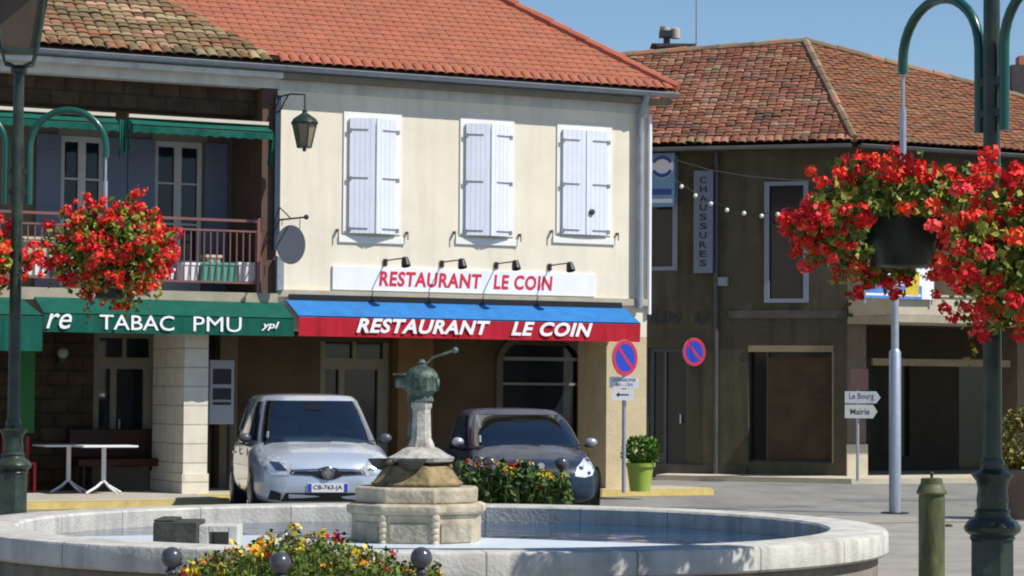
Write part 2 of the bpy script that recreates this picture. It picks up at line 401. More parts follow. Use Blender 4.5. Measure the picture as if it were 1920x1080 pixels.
# roof
rl, rr = A.u(530, OV, 122)+.0, ER
Yup = Vector((0,1,TANR)).normalized(); pl = math.sqrt(1+TANR**2)
RO = Vector((0,-OV,ZE))
RIDGE = 4.6+OV                      # plan depth of the ridge
bR = RIDGE*pl
def roofpt(px, py):                 # photo point on the front roof slope, as (a,b) on the plane
    d = fw + rt*((px-960)/F) - up*((py-540)/F); n = A.y*(-TANR)+Vector((0,0,1)); o = A.world(0,-OV,ZE)
    t = (o-CP).dot(n)/d.dot(n); P = CP+d*t; q = P-o; return q.dot(A.x), q.dot(A.y)*pl
va, vb = roofpt(312, 4); a0, b0 = roofpt(527, 121); sl_ = (va-a0)/(vb-b0)
aT = a0+sl_*(bR-b0)
print('roof split', (a0,b0),(va,vb), 'hip', roofpt(1268,163), roofpt(940,0))
ha, hb = roofpt(940, 0); hs = (ha-rr)/hb
roof = [(a0, 0), (rr, 0), (rr+hs*bR, bR), (aT, bR)]
r_ = H.part(tiled(RO, (1,0,0), Yup, roof, c_red, tw=.175, h=.008, seed=3, jit=.002, th=.19, lf=.012), 'roof', M_tile)
# hip end and back slopes
ar = rr+hs*bR; top = Vector((ar,-OV+RIDGE,ZE+RIDGE*TANR))
mb = MB()
E1 = Vector((rr,-OV,ZE)); E2 = Vector((rr,DEPTH+OV,ZE)); L2 = Vector((aT,-OV+RIDGE,top.z)); L3 = Vector((uP,DEPTH+OV,ZE))
mb.face([E1,E2,top],(.45,.15,.09)); mb.face([E2,L3,L2,top],(.45,.15,.09)); mb.face([E1+Vector((0,0,-.06)),Vector((uP,-OV,ZE-.06)),L3+Vector((0,0,-.06)),E2+Vector((0,0,-.06))],(.3,.28,.25))
H.part(mb, 'rear_roof', M_tile)
# soffit and gutter
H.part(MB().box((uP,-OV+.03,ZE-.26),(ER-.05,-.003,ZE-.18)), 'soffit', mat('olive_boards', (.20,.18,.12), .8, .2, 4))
g = MB()
def gutter(mb, x0, x1, y, z, r=.065):
    K = 6; vs = []
    for x in (x0, x1):
        for k_ in range(K+1):
            a = math.pi+math.pi*k_/K; vs.append((x, y+r*math.cos(a), z+r*math.sin(a)))
    mb.add(vs, [(k_, k_+1, K+2+k_, K+1+k_) for k_ in range(K)] + [tuple(range(K+1)), tuple(range(K+1, 2*K+2))])
    mb.tube([(x0,y-r,z),(x1,y-r,z)], .009, 6)
gutter(g, uP+.0, ER, -OV-.05, ZE-.09)
H.part(g, 'gutter', M_zinc, smooth=True)
xp = A.u(1200, .1, 400)
dp = MB().tube([(xp+.02,-OV-.05,ZE-.1),(xp,-OV+.02,ZE-.25),(xp,-.1,ZE-.42),(xp,-.09,ZE-.7),(xp,-.09,3.1)], .055, 12)
H.part(dp, 'downpipe', M_zinc, smooth=True)
H.part(MB().tube([(uR+.015,-.05,ZE-.45),(uR+.015,-.05,3.0)], .035, 10), 'white_conduit', M_white, smooth=True)

# bar house to the left: loggia over arcade
LG = 1.35                           # loggia depth
B = T('bar_house', 'house with shaded balcony, mossy tiled roof and green awnings over an arcade', 'house', A)
uL = -11.0
zf = A.z(300, 545, 0); zs = zf-.18   # balcony floor
zfr = A.z(300, 152); 
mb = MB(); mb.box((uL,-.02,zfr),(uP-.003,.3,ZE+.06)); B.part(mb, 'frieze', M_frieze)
zbt = A.z(300, 208, -.25)
B.part(MB().box((uL,.25,zbt),(uP-.003,.55,zfr-.003)), 'stone_band', M_brown)
d1 = [A.u(108,-LG), A.u(190,-LG), zf+.05, A.z(150,255,-LG)]
d2 = [A.u(285,-LG), A.u(375,-LG), zf+.05, A.z(330,265,-LG)]
bw = MB().wall(uL, uP-.003, zf, ZE+.1, LG, .3, [tuple(d1), tuple(d2)])
bw.box((uL,LG+.3,zf),(uL+.3,DEPTH,ZE)); bw.box((uL+.3,DEPTH-.3,0),(uP-.003,DEPTH,ZE)); bw.box((uP-.3,LG+.3,.12),(uP-.003,DEPTH-.3,ZE))
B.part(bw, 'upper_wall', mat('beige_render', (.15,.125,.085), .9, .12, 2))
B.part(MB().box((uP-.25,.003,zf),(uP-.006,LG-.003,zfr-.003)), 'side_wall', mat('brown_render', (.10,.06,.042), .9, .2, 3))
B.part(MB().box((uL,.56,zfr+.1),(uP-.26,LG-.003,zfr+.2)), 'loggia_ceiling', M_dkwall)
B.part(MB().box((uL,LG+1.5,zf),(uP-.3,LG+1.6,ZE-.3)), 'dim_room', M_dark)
for d in (d1, d2):
    g = MB(); x0, x1, z0, z1 = d; c = (x0+x1)/2
    for a, b, e, f in ((x0,x0+.07,z0,z1),(x1-.07,x1,z0,z1),(c-.06,c+.06,z0,z1),(x0+.07,c-.06,z1-.09,z1),(c+.06,x1-.07,z1-.09,z1),(x0+.07,c-.06,z0,z0+.5),(c+.06,x1-.07,z0,z0+.5)):
        g.box((a,LG+.05,e),(b,LG+.1,f))
    for zz in (.45,.72):
        for a, b in ((x0+.07,c-.06),(c+.06,x1-.07)): zq = z0+(z1-z0)*zz; g.box((a,LG+.055,zq-.015),(b,LG+.095,zq+.015))
    f_ = B.part(g, 'window', mat('off_white_joinery', (.50,.49,.46), .6, .08, 5))
    B.part(MB().box((x0+.05,LG+.105,z0),(x1-.05,LG+.115,z1)), 'pane', M_glassdark, f_)
    hd = B.part(MB().box((x0-.06,LG-.03,z1+.003),(x1+.06,LG-.003,z1+.14)), 'lintel', M_wood)
    for a, b in ((x0-(x1-x0)*.58,x0-.02),(x1+.02,x1+(x1-x0)*.5)):
        s_ = MB(); s_.box((a,LG-.06,z0),(b,LG-.025,z1))
        for zz in (.12,.5,.88): s_.box((a+.03,LG-.075,z0+(z1-z0)*zz-.04),(b-.03,LG-.06,z0+(z1-z0)*zz+.04))
        B.part(s_, 'shutter', M_bluegrey)
# mossy roof
roofm = [(uL, 0), (a0, 0), (aT, bR), (uL, bR)]
B.part(tiled(RO, (1,0,0), Yup, roofm, c_moss, tw=.175, th=.16, h=.02, seed=5, jit=.014), 'roof', M_tile)
mb = MB(); q0 = Vector((uL,-OV+RIDGE,top.z)); mb.face([L3+Vector((0,.0,0)),Vector((uL,DEPTH+OV,ZE)),q0,L2],(.3,.2,.1)); mb.face([Vector((uL,-OV,ZE-.06)),Vector((uL,DEPTH+OV,ZE-.06)),L3+Vector((0,0,-.06)),Vector((uP,-OV,ZE-.06))],(.2,.2,.2))
mb.face([Vector((uL,-OV,ZE)),q0,Vector((uL,DEPTH+OV,ZE))],(.4,.35,.28))
B.part(mb, 'rear_roof', M_tile)
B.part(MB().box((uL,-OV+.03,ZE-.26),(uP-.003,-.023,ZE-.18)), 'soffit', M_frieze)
g = MB(); gutter(g, uL, uP-.006, -OV-.05, ZE-.09); B.part(g, 'gutter', M_zinc, smooth=True)
# arcade level, shared floor line
B.part(MB().box((uL,-.10,zs),(uP-.003,LG+.3,zf)), 'balcony_slab', mat('slab_stone', (.36,.32,.24), .9, .2, 3, .3))
B.part(MB().box((uL,-.03,2.6),(uP-.003,.35,zs-.003)), 'arcade_beam', mat('dusty_beam', (.24,.21,.16), .9, .2, 3, .3))
pu0, pu1 = A.u(345), A.u(390)
B.part(MB().box((pu0,0,.12),(pu1,1.5,2.597)).box((pu0-.02,-.02,.12),(pu1+.02,1.52,.42)), 'pier', M_stone)
B.part(MB().box((uL,0,.12),(uL+.5,1.5,2.597)), 'pier', M_stone)
BK = 1.9
bw0 = [A.u(175,-BK), A.u(292,-BK), .12, A.z(230,622,-BK)+.0]
bw1 = [A.u(418,-BK), A.u(492,-BK), .12, A.z(450,640,-BK)]
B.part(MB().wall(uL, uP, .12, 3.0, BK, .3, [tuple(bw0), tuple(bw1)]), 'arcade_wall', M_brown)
B.part(MB().box((uL,.36,2.9),(uP-.003,BK-.003,2.95)), 'arcade_ceiling', M_dkwall)
def shopdoor(th, d, name='door'):
    x0, x1, z0, z1 = d; g = MB(); w = x1-x0; t = .1
    zt = z0+(z1-z0)*.80; xl = x0+w*.28
    for a, b, e, f in ((x0,x0+t,z0,z1),(x1-t,x1,z0,z1),(x0+t,x1-t,z1-t,z1),(x0+t,x1-t,zt-.09,zt+.09),(xl,xl+.1,z0,zt-.09),(xl+.1,x1-t,z0,z0+.35),(x0+t,xl,z0,z0+.45),(x1-t-.09,x1-t,z0+.35,zt-.09),((x0+x1)/2-.03,(x0+x1)/2+.03,zt+.09,z1-t)):
        g.box((a,BK+.04,e),(b,BK+.1,f))
    o = th.part(g, name, M_wood); th.part(MB().box((x0+.05,BK+.11,z0),(x1-.05,BK+.12,z1)), 'pane', M_glassdark, o)
    th.part(MB().box((xl+.13,BK+.01,z0+.95),(xl+.16,BK+.04,z0+1.1)), 'handle', M_zinc, o)
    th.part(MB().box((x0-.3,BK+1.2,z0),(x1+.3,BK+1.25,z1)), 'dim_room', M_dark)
shopdoor(B, bw0); shopdoor(B, bw1)
# restaurant ground floor
rp0, rp1 = A.u(1137), uR
H.part(MB().box((rp0,0,.12),(rp1,1.0,2.617)), 'pier', mat('sandy_stone', (.54,.44,.28), .9, .12, 3, .4, 25))
dA = [A.u(600,-BK), A.u(730,-BK), .12, A.z(660,625,-BK)]
uaw0, uaw1, zar = A.u(940,-BK), A.u(1085,-BK), A.z(1010,640,-BK)
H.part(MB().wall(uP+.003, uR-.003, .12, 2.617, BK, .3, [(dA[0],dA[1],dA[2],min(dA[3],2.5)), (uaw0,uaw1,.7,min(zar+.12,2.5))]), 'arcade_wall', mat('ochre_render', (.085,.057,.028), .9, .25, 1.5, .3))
shopdoor(H, dA)
H.part(MB().box((uP+.26,.403,2.9),(uR-.403,BK-.003,2.95)), 'arcade_ceiling', M_dkwall)
H.part(MB().box((A.u(735,-BK),BK-.25,.12),(A.u(800,-BK),BK-.003,2.89)), 'pilaster', mat('tan_pilaster', (.17,.095,.04), .9, .2, 3))
g = MB(); c = (uaw0+uaw1)/2; hw = (uaw1-uaw0)/2
arc = [(uaw0,.7),(uaw0,zar-.35)] + [(c-hw*math.cos(math.pi*i/12), zar-.35+.42*math.sin(math.pi*i/12)) for i in range(13)] + [(uaw1,.7)]
out = [(uaw0-.12,.58),(uaw0-.12,zar-.35)] + [(c-(hw+.12)*math.cos(math.pi*i/12), zar-.35+.54*math.sin(math.pi*i/12)) for i in range(13)] + [(uaw1+.12,.58)]
for i in range(len(arc)-1):
    g.prism([(arc[i][0],BK-.06,arc[i][1]),(arc[i+1][0],BK-.06,arc[i+1][1]),(out[i+1][0],BK-.06,out[i+1][1]),(out[i][0],BK-.06,out[i][1])],(0,.056,0))
aw = H.part(g, 'arched_window', mat('dim_frame', (.10,.085,.06), .7))
zz1, zz2 = A.z(1010,673,-BK), A.z(1010,720,-BK)
H.part(MB().box((uaw0,BK+.02,zz1-.03),(uaw1,BK+.06,zz1+.03)).box((uaw0,BK+.02,zz2-.02),(uaw1,BK+.06,zz2+.02)), 'glazing_bars', mat('grey_joinery',(.22,.23,.23),.6), aw)
H.part(MB().box((uaw0,BK+.08,.7),(uaw1,BK+.09,zar+.1)), 'pane', M_glassdark, aw)

# ------------------------------------------------------------------ awnings and signs on the facade
def awning(name, label, x0, x1, zt, zm, zb, w0, w1, mtop, mval, scallop=0, group=None):
    t = T(name, label, 'awning', A, ((x0+x1)/2, 0, zb), group)
    m_ = MB(); th = .02; NU, NV = max(6, int((x1-x0)/.3)), 6; V = []
    for q in (0, th):
        for a in range(NU+1):
            for b in range(NV+1):
                f = b/NV; bay = abs(math.sin(math.pi*a/NU*max(1, round((x1-x0)/1.6)))); sg_ = -.03*math.sin(math.pi*f)*bay
                V.append((x0+(x1-x0)*a/NU, -(w0+(w1-w0)*f), zt+(zm-zt)*f+sg_-q))
    o_ = (NU+1)*(NV+1); Fc = []
    for a in range(NU):
        for b in range(NV):
            k_ = a*(NV+1)+b; Fc += [(k_, k_+1, k_+NV+2, k_+NV+1), (o_+k_, o_+k_+NV+1, o_+k_+NV+2, o_+k_+1)]
    for b in range(NV): Fc += [(b, o_+b, o_+b+1, b+1), (NU*(NV+1)+b, NU*(NV+1)+b+1, o_+NU*(NV+1)+b+1, o_+NU*(NV+1)+b)]
    m_.add(V, Fc)
    t.part(m_, 'canopy', mtop)
    v = MB(); N = max(2, int((x1-x0)/.18)*2)
    for i in range(N):
        a, b = x0+(x1-x0)*i/N, x0+(x1-x0)*(i+1)/N
        la = scallop*abs(math.sin(math.pi*i/2/1.0+.0)); lb = scallop*abs(math.sin(math.pi*(i+1)/2))
        wv = lambda i_: .012*math.sin(i_*.7)+.009*math.sin(i_*2.3+1)
        v.add([(a,-w1-.004+wv(i),zb+la),(b,-w1-.004+wv(i+1),zb+lb),(b,-w1-.004,zm-.021),(a,-w1-.004,zm-.021),
               (a,-w1+.006+wv(i),zb+la),(b,-w1+.006+wv(i+1),zb+lb),(b,-w1+.006,zm-.021),(a,-w1+.006,zm-.021)], [(0,1,2,3),(7,6,5,4),(0,4,5,1)])
    t.part(v, 'valance', mval)
    t.part(MB().tube([(x0,-w1+.02,zm-.03),(x1,-w1+.02,zm-.03)], .018, 8), 'front_bar', M_black)
    return t
WA = .62
x0, x1 = A.u(560, WA, 600), A.u(1201, WA, 600)
zt = A.z(900, 571, .1); zm = A.z(900, 599, WA); zb = A.z(900, 636, WA)
aw = awning('restaurant_awning', 'blue and red awning lettered RESTAURANT LE COIN', x0, x1, zt, zm, zb, .08, WA, M_blue, M_red)
ta, tb = A.u(667, WA, 615), A.u(918, WA, 615); tc, td = A.u(957, WA, 615), A.u(1110, WA, 615)
zlo, zhi = A.z(890, 628, WA), A.z(890, 601, WA)
m_ = textmesh('RESTAURANT', ta, zlo, tb-ta, zhi-zlo, -WA-.028, .035, .28, gap=1.08)
aw.part(textmesh('LE COIN', tc, zlo, td-tc, zhi-zlo, -WA-.028, .035, .28, gap=1.08), 'lettering', M_txtw)
aw.part(m_, 'lettering', M_txtw)
aw.part(MB().box((x0+.05,-.09,zt+.0),(x1-.05,-.073,zt+.09)), 'cassette', M_black)
# bar awning
x0, x1 = A.u(82, WA, 600), A.u(551, WA, 600)
zt2 = A.z(350, 562, .1); zm2 = A.z(350, 592, WA); zb2 = A.z(350, 627, WA)
bw_ = awning('bar_awning', 'long dark green awning lettered TABAC PMU over the arcade', x0, x1, zt2, zm2, zb2, .08, WA, M_green, M_green)
m_ = MB(); zl, zh = A.z(300, 620, WA), A.z(300, 592, WA)
for s_, p0, p1, bd, sh in (('re', 86, 134, .004, .3), ('TABAC', 186, 326, .006, 0), ('PMU', 362, 452, .0, 0)):
    bw_.part(textmesh(s_, A.u(p0,WA,606), zl, A.u(p1,WA,606)-A.u(p0,WA,606), (zh-zl), -WA-.022, bd, sh), 'lettering', M_txtw)
zl, zh = A.z(505, 620, WA), A.z(505, 603, WA)
bw_.part(textmesh('ypl', A.u(489,WA,606), zl, A.u(523,WA,606)-A.u(489,WA,606), zh-zl, -WA-.022, .02, .3), 'lettering', M_txtw)
x0, x1 = uL, A.u(80, 1.3, 600)
awning('bar_awning', 'lighter green awning hanging lower at the far left behind the lamp post', x0, x1, A.z(40,560,.1)+.02, A.z(40,590,1.3), A.z(40,658,1.3), .08, 1.3, M_green, M_green)
# balcony awnings (upper)
zr = A.z(300, 205, .05)
for p0, p1, lab in ((250, 513, 'short green awning over the right half of the balcony'), (-300, 224, 'short green awning over the left half of the balcony, behind the lamp arm')):
    x0, x1 = A.u(p0,.3,230), A.u(p1,.3,230); zc = lambda py: A.z(380, py+14, .3)
    t = awning('balcony_awning', lab, x0, x1, zc(212), zc(226), zc(242), .03, .30, M_green, M_green, .02)
    t.part(MB().box((x0,-.10,zc(212)+.01),(x1,-.022,zc(212)+.06)), 'cassette', mat('cream_metal', (.62,.55,.47), .6, .05))
    fx = x0 if p0 > 0 else x1
    sgn = 1 if p0 > 0 else -1
    k = MB()
    for q in range(3): k.prism([(fx-sgn*(.02+.05*q),-.25+.05*q,zc(218)),(fx-sgn*(.06+.05*q),-.22+.05*q,zc(218)),(fx-sgn*(.05+.05*q),-.2+.05*q,zc(278+6*q)),(fx-sgn*(.03+.05*q),-.24+.05*q,zc(272))],(0,.015,0))
    t.part(k, 'folded_cloth', M_green)
    if p0 > 0:
        k = MB().prism([(x1,-.30,zc(226)),(x1+.02,-.30,zc(226)),(x1+.03,-.22,zc(290)),(x1-.03,-.22,zc(286))],(0,.1,0)); t.part(k, 'end_cloth', M_green)
t = T('dark_post', 'dark post between the balcony and the cream restaurant wall', 'post', A, (uP,0,zf))
t.part(MB().box((uP-.07,-.09,A.z(517,470)),(uP+.02,-.03,A.z(517,180))), 'shaft', mat('dark_blue_paint', (.03,.045,.07), .5, .2, 4))
t.part(MB().box((uP-.03,-.12,A.z(517,545)),(uP+.09,-.03,A.z(517,480))), 'foot_box', M_zinc, bevel=.01)
# railing
zt = A.z(300, 408, .05); z2_ = A.z(300, 428, .05); zbtm = A.z(300, 528, .05)
rl_ = T('balcony_railing', 'pinkish brown metal balcony railing above the green awning', 'railing', A, (0,-.05,zf))
x0, x1 = uL, A.u(484, .05, 460)
rl_.part(MB().box((x0,-.075,zt-.02),(x1,-.03,zt+.02)).box((x0,-.07,z2_-.015),(x1,-.035,z2_+.015)), 'top_rail', M_rail)
rl_.part(MB().box((x0,-.07,zbtm),(x1,-.035,zbtm+.03)), 'bottom_rail', M_rail)
g = MB(); x = x0+.05
while x < x1-.03: g.box((x-.009,-.061,zbtm+.03),(x+.009,-.043,z2_-.016)); x += .105
rl_.part(g, 'balusters', M_rail)
g = MB()
for x in (x1, A.u(215,.05,460), A.u(-60,.05,460)): g.box((x-.025,-.08,zf),(x+.025,-.03,zt+.05))
rl_.part(g, 'posts', M_rail)
g = MB(); 
for yy in (-.03+.12*i for i in range(3)): g.box((x1+.06+yy*.2,yy+.02,zbtm),(x1+.08+yy*.2,yy+.04,z2_))
rl_.part(g, 'end_bars', M_rail)
# boxes on the balcony
def bbox(name, lab, p0, p1, y0, y1, m, cat, depth=.25, grp=None, stripes=None):
    a, b = A.u(p0,-.15,500), A.u(p1,-.15,500); z0, z1 = A.z((p0+p1)/2,y1,-.15), A.z((p0+p1)/2,y0,-.15)
    z0 = max(z0, zf+.004)
    t = T(name, lab, cat, A, ((a+b)/2,.15,z0), grp)
    t.part(MB().prism([(a+.02,.15,z0),(b-.02,.15,z0),(b,.13,z1),(a,.13,z1)],(0,depth,0)), 'trough', m, bevel=.006)
    t.part(MB().box((a-.01,.12,z1-.04),(b+.01,.15+depth,z1+.0)), 'rim', m)
    return t
PLG = 'planter boxes on the balcony'
bbox('planter_box', 'white planter box at the right end of the balcony', 447, 480, 492, 528, M_white, 'planter', grp=PLG)
bbox('planter_box', 'green planter box between two white ones on the balcony', 376, 444, 492, 528, mat('teal_plastic', (.08,.36,.28), .5, .1), 'planter', grp=PLG)
bbox('planter_box', 'white planter box just left of the green one on the balcony', 342, 373, 492, 526, M_white, 'planter', grp=PLG)
bbox('planter_box', 'small white planter box at the right edge of the flowers on the balcony', 308, 327, 503, 524, M_white, 'planter', grp=PLG)
bbox('planter_box', 'wide white planter box on the balcony beside the lamp post', 40, 94, 487, 516, M_white, 'planter', grp=PLG)
bbox('cream_crate', 'small cream crate standing on the green planter box', 386, 415, 478, 493, mat('cream_plastic', (.6,.52,.4), .6), 'crate')
bbox('cream_cushions', 'stack of cream cushions on the balcony beside the lamp post', 42, 100, 444, 486, mat('cream_cloth', (.55,.47,.33), .9), 'cushions')

# white sign board
x0, x1 = A.u(620), A.u(1113)
zl, zr_ = A.z(620, 543), A.z(620, 498)
sg = T('name_board', 'white wall board lettered RESTAURANT LE COIN in red', 'sign', A, ((x0+x1)/2,0,zl))
sg.part(MB().box((x0,-.035,zl),(x1,-.003,zr_)), 'board', M_white, bevel=.004)
zlo, zhi = A.z(870, 541), A.z(870, 513)
m_ = textmesh('RESTAURANT', A.u(707), zlo, A.u(900)-A.u(707), zhi-zlo, -.039, .034, .12, gap=1.1)
sg.part(textmesh('LE COIN', A.u(922), zlo, A.u(1033)-A.u(922), zhi-zlo, -.039, .034, .12, gap=1.1), 'lettering', M_txtr)
sg.part(m_, 'lettering', M_txtr)
labs = ['leftmost of the four small spotlights above the red lettering', 'second spotlight from the left, above the letter A of the board', 'third spotlight from the left, over the word LE', 'rightmost of the four small spotlights above the sign board']
for (hx, hy, ax, ay), lab in zip(((760,497,722,489),(866,498,828,492),(967,503,930,495),(1069,506,1030,498)), labs):
    u_, z_ = A.at(ax, ay, 0); u2, z2 = A.at(hx, hy, .55)
    t = T('spotlight', lab, 'spotlight', A, (u_,0,z_), 'spotlights over the restaurant board')
    z2 = z_-.03
    t.part(MB().box((u_-.03,-.03,z_-.08),(u_+.03,-.003,z_+.03)), 'bracket', M_iron)
    t.part(MB().tube([(u_,-.03,z_),(u_+.02,-.3,z_+.01),(u2,-.53,z2+.05)], .011, 8), 'arm', M_iron)
    t.part(MB().lathe([(.02,.07),(.05,.06),(.065,-.01),(.075,-.08),(.068,-.085),(.03,-.05)], (u2,-.55,z2), 16, axis=(0,.35,1)), 'head', M_black, smooth=True)
# wall lantern on its bracket
u_, z_ = A.at(519, 185); 
def lantern(t, cx, cy, zb, zt, rb, rtp, hc, msz=6, gm=None, rot=R(30)):
    g = gm or mat('smoked_lantern_glass', (.22,.18,.12), .25, .25, 4, spec=.5)
    t.part(MB().lathe([(rb*.96,zb+.012),(rtp*.96,zt-.01)], (cx,cy,0), msz, rot=rot), 'glass', g)
    fr = MB()
    for k_ in range(msz):
        a = rot+2*math.pi*k_/msz; fr.tube([(cx+rb*math.cos(a),cy+rb*math.sin(a),zb),(cx+rtp*math.cos(a),cy+rtp*math.sin(a),zt)], .012*rtp/.2, 6)
    fr.lathe([(rb*1.08,zb-.015),(rb*1.08,zb+.012)], (cx,cy,0), msz, rot=rot)
    fr.lathe([(rtp*1.12,zt-.012),(rtp*1.12,zt+.015)], (cx,cy,0), msz, rot=rot)
    t.part(fr, 'frame', M_lampgreen)
    t.part(MB().lathe([(rtp*1.15,zt+.016),(rtp*.95,zt+hc*.45),(rtp*.45,zt+hc*.8),(rtp*.2,zt+hc),(rtp*.22,zt+hc*1.15),(.01,zt+hc*1.35)], (cx,cy,0), 12), 'cap', M_lampgreen, smooth=True)
t = T('wall_lantern', 'green capped lantern hanging from a bracket high on the cream wall', 'lantern', A, (u_,0,z_))
u2, _ = A.at(571, 240, .7); cz0 = A.z(571, 276, .7); cz1 = A.z(571, 232, .7)
lantern(t, u2, -.7, cz0, cz1, .105, .185, .17)
t.part(MB().tube([(u_,-.02,z_+.02),(u_+(u2-u_)*.5,-.36,z_+.04),(u2,-.7,z_+.0),(u2,-.7,cz1+.15)], .014, 8).tube([(u_,-.02,z_-.3),(u_+(u2-u_)*.3,-.2,z_-.05),(u2*.4+u_*.6,-.32,z_+.04)], .012, 8), 'bracket', M_iron, smooth=True)
t.part(MB().sphere((u2,-.7,cz0-.04),.03), 'finial', M_iron)
# oval hanging sign
ub, zb_ = A.at(518, 413)
t = T('hanging_sign', 'blank grey oval sign hanging from an iron bar left of the first shutters', 'sign', A, (ub,0,zb_))
ue, _ = A.at(572, 418, .85)
t.part(MB().tube([(ub,0,zb_),(ue,-.9,zb_)], .014, 8).sphere((ue,-.9,zb_),.04).tube([(ub,0,zb_+.25),(ue*.5+ub*.5,-.4,zb_+.02)],.01,6), 'bracket', M_iron)
cs = [(.31*math.cos(a), .30*math.sin(a)) for a in np.linspace(0, 2*math.pi, 33)[:-1]]
dx, dy = (ue-ub)/.9, -1.0; L = math.hypot(dx, dy); dx /= L; dy /= L
cu_, cy_ = ub+(ue-ub)*.5, -.45; zc_ = zb_-.40
dd = Vector((.9,-.43,0)).normalized()
t.part(MB().prism([(cu_+dd.x*p*.72, cy_+dd.y*p*.72, zc_+q) for p, q in cs], Vector((dd.y,-dd.x,0))*.03), 'panel', mat('slate_grey_panel', (.12,.13,.16), .6, .08, 3))
t.part(MB().box((cu_-.15,cy_-.0,zc_+.29),(cu_-.14,cy_+.01,zb_)).box((cu_+.14,cy_-.0,zc_+.25),(cu_+.15,cy_+.01,zb_)), 'hanger', M_iron)

# ------------------------------------------------------------------ corner house (right)
ZE2 = BL.z(1400, 266, .5)
print('ZE2', ZE2)
K = T('corner_house', 'shaded grey brown corner house with a mottled tiled hip roof', 'house', BL)
def toBL(fr, x, y, z):
    P = fr.world(x, y, z)-BL.o; return (P.dot(BL.x), P.dot(BL.y), z)
LW, RW = 9.5, 11.0
wl = [BL.u(1200), BL.u(1262), BL.z(1240,500), BL.z(1240,300)]
wr = [BL.u(1440), BL.u(1508), BL.z(1475,560), BL.z(1475,348)]
dl = [BL.u(1215), BL.u(1292), .1, BL.z(1255,652)]
dr = [BL.u(1403), BL.u(1563), .35, BL.z(1480,660)]
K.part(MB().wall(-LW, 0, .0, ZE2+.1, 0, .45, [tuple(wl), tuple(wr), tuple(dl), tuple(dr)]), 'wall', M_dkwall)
mframe = mat('grey_blue_joinery', (.20,.23,.30), .6, .08)
for w in (wl, wr):
    g = MB(); a, b, c, d = w; t_ = .08
    for q in ((a-t_,a+.02,c-t_,d+t_),(b-.02,b+t_,c-t_,d+t_),(a+.02,b-.02,c-t_,c),(a+.02,b-.02,d,d+t_)): g.box((q[0],-.03,q[2]),(q[1],.02,q[3]))
    f_ = K.part(g, 'window', mframe)
    K.part(MB().box((a,.1,c),(b,.12,d)), 'pane', mat('black_glass', (.015,.013,.014), .12, .1, spec=.4), f_)
g = MB(); a, b, c, d = dl
for q in ((a,a+.1,c,d),(b-.08,b,c,d),(a+.1,b-.08,d-.08,d),(a+.3,a+.36,c,d-.08),(a+.1,a+.3,c,c+.4),(a+.36,b-.08,c,c+.2)): g.box((q[0],.1,q[2]),(q[1],.16,q[3]))
f_ = K.part(g, 'door', mat('dark_joinery', (.06,.075,.08), .5, .1)); K.part(MB().box((b-.2,.05,c+1.0),(b-.17,.098,c+1.18)), 'handle', M_galv, f_); K.part(MB().box((a+.05,.18,c),(b-.05,.19,d)), 'pane', M_glassdark, f_)
g = MB(); a, b, c, d = dr
g.box((a,-.02,d-.0),(b,.06,d+.13)); g.box((b-.03,.0,c),(b+.0,.07,d-.003))
f_ = K.part(g, 'shopfront', mat('ochre_lintel', (.25,.20,.12), .8, .15, 4))
K.part(MB().box((a+.38,.2,c+.05),(b-.05,.23,d-.1)), 'blind', mat('brown_blind', (.06,.038,.02), .8, .3, 3), f_)
K.part(MB().box((a,.36,c),(b,.4,d)), 'pane', mat('black_glass', (.015,.013,.014), .12, .1, spec=.4), f_)
K.part(MB().box((a+.33,.24,c),(a+.37,.28,d)), 'mullion', mat('dark_joinery', (.06,.075,.08), .5, .1), f_)
K.part(MB().box((a,.1,c-.05),(b,.3,c+.04)), 'shop_sill', mat('plinth_stone', (.06,.055,.05), .9, .2, 3), f_)
K.part(MB().box((BL.u(1365),-.06,BL.z(1480,597)),(0,-.003,BL.z(1480,582))), 'moulding', mat('grey_moulding', (.075,.07,.062), .9, .2))
K.part(MB().box((-LW,-.05,.0),(BL.u(1400),-.003,.28)), 'plinth', mat('plinth_stone', (.06,.055,.05), .9, .2, 3))
# right front: upper wall over a deep arcade
zbal = BR.z(1680, 590, 1.6)
up_ = MB().wall(0, RW, zbal, ZE2+.1, 0, .4, [(BR.u(1900),BR.u(1980),zbal+.6,ZE2-.7)])
mcr = mat('beige_balcony_render', (.50,.44,.33), .9, .15, 2, .3)
def KP(mb, name, m, parent=None, **k):
    mb.v = [toBL(BR, *p) for p in mb.v]; return K.part(mb, name, m, parent, **k)
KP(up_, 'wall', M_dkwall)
KP(MB().box((.0,-1.65,zbal-.14),(RW,.0,zbal-.003)), 'balcony_slab', mat('slab_stone', (.36,.32,.24), .9, .2, 3, .3))
KP(MB().box((.02,-1.63,zbal+.003),(RW-.02,-1.55,zbal+.36)).box((.0,-1.66,zbal+.363),(RW,-1.52,zbal+.40)).box((.02,-1.55,zbal+.003),(.1,-.003,zbal+.36)), 'parapet', mcr)
for x in (0, 4.2, 8.4): KP(MB().box((x+.003,.003,.1),(x+.45,.5,zbal-.15)), 'pier', mat('shade_toned_pier', (.16,.125,.09), .9, .15, 3))  # pier colour darkened to carry the shade under the balcony
for x in (0, 4.2, 8.4): KP(MB().box((x-.02,-.03,.1),(x+.47,.003,.72)), 'sunlit_pier_foot', mat('sunlit_foot_tone', (.52,.46,.35), .9, .15, 3))  # pale block added to paint the sunlight on each pier foot
KP(MB().wall(0.1, RW, .1, zbal, 2.6, .3, [(.7,3.4,.4,2.5),(4.7,7.6,.1,2.5)]), 'arcade_wall', mat('dark_brown_render', (.05,.036,.024), .9, .2))
KP(MB().box((.6,-.02,2.28),(4.0,.05,2.42)), 'lintel', mat('ochre_lintel', (.25,.20,.12), .8, .15, 4))
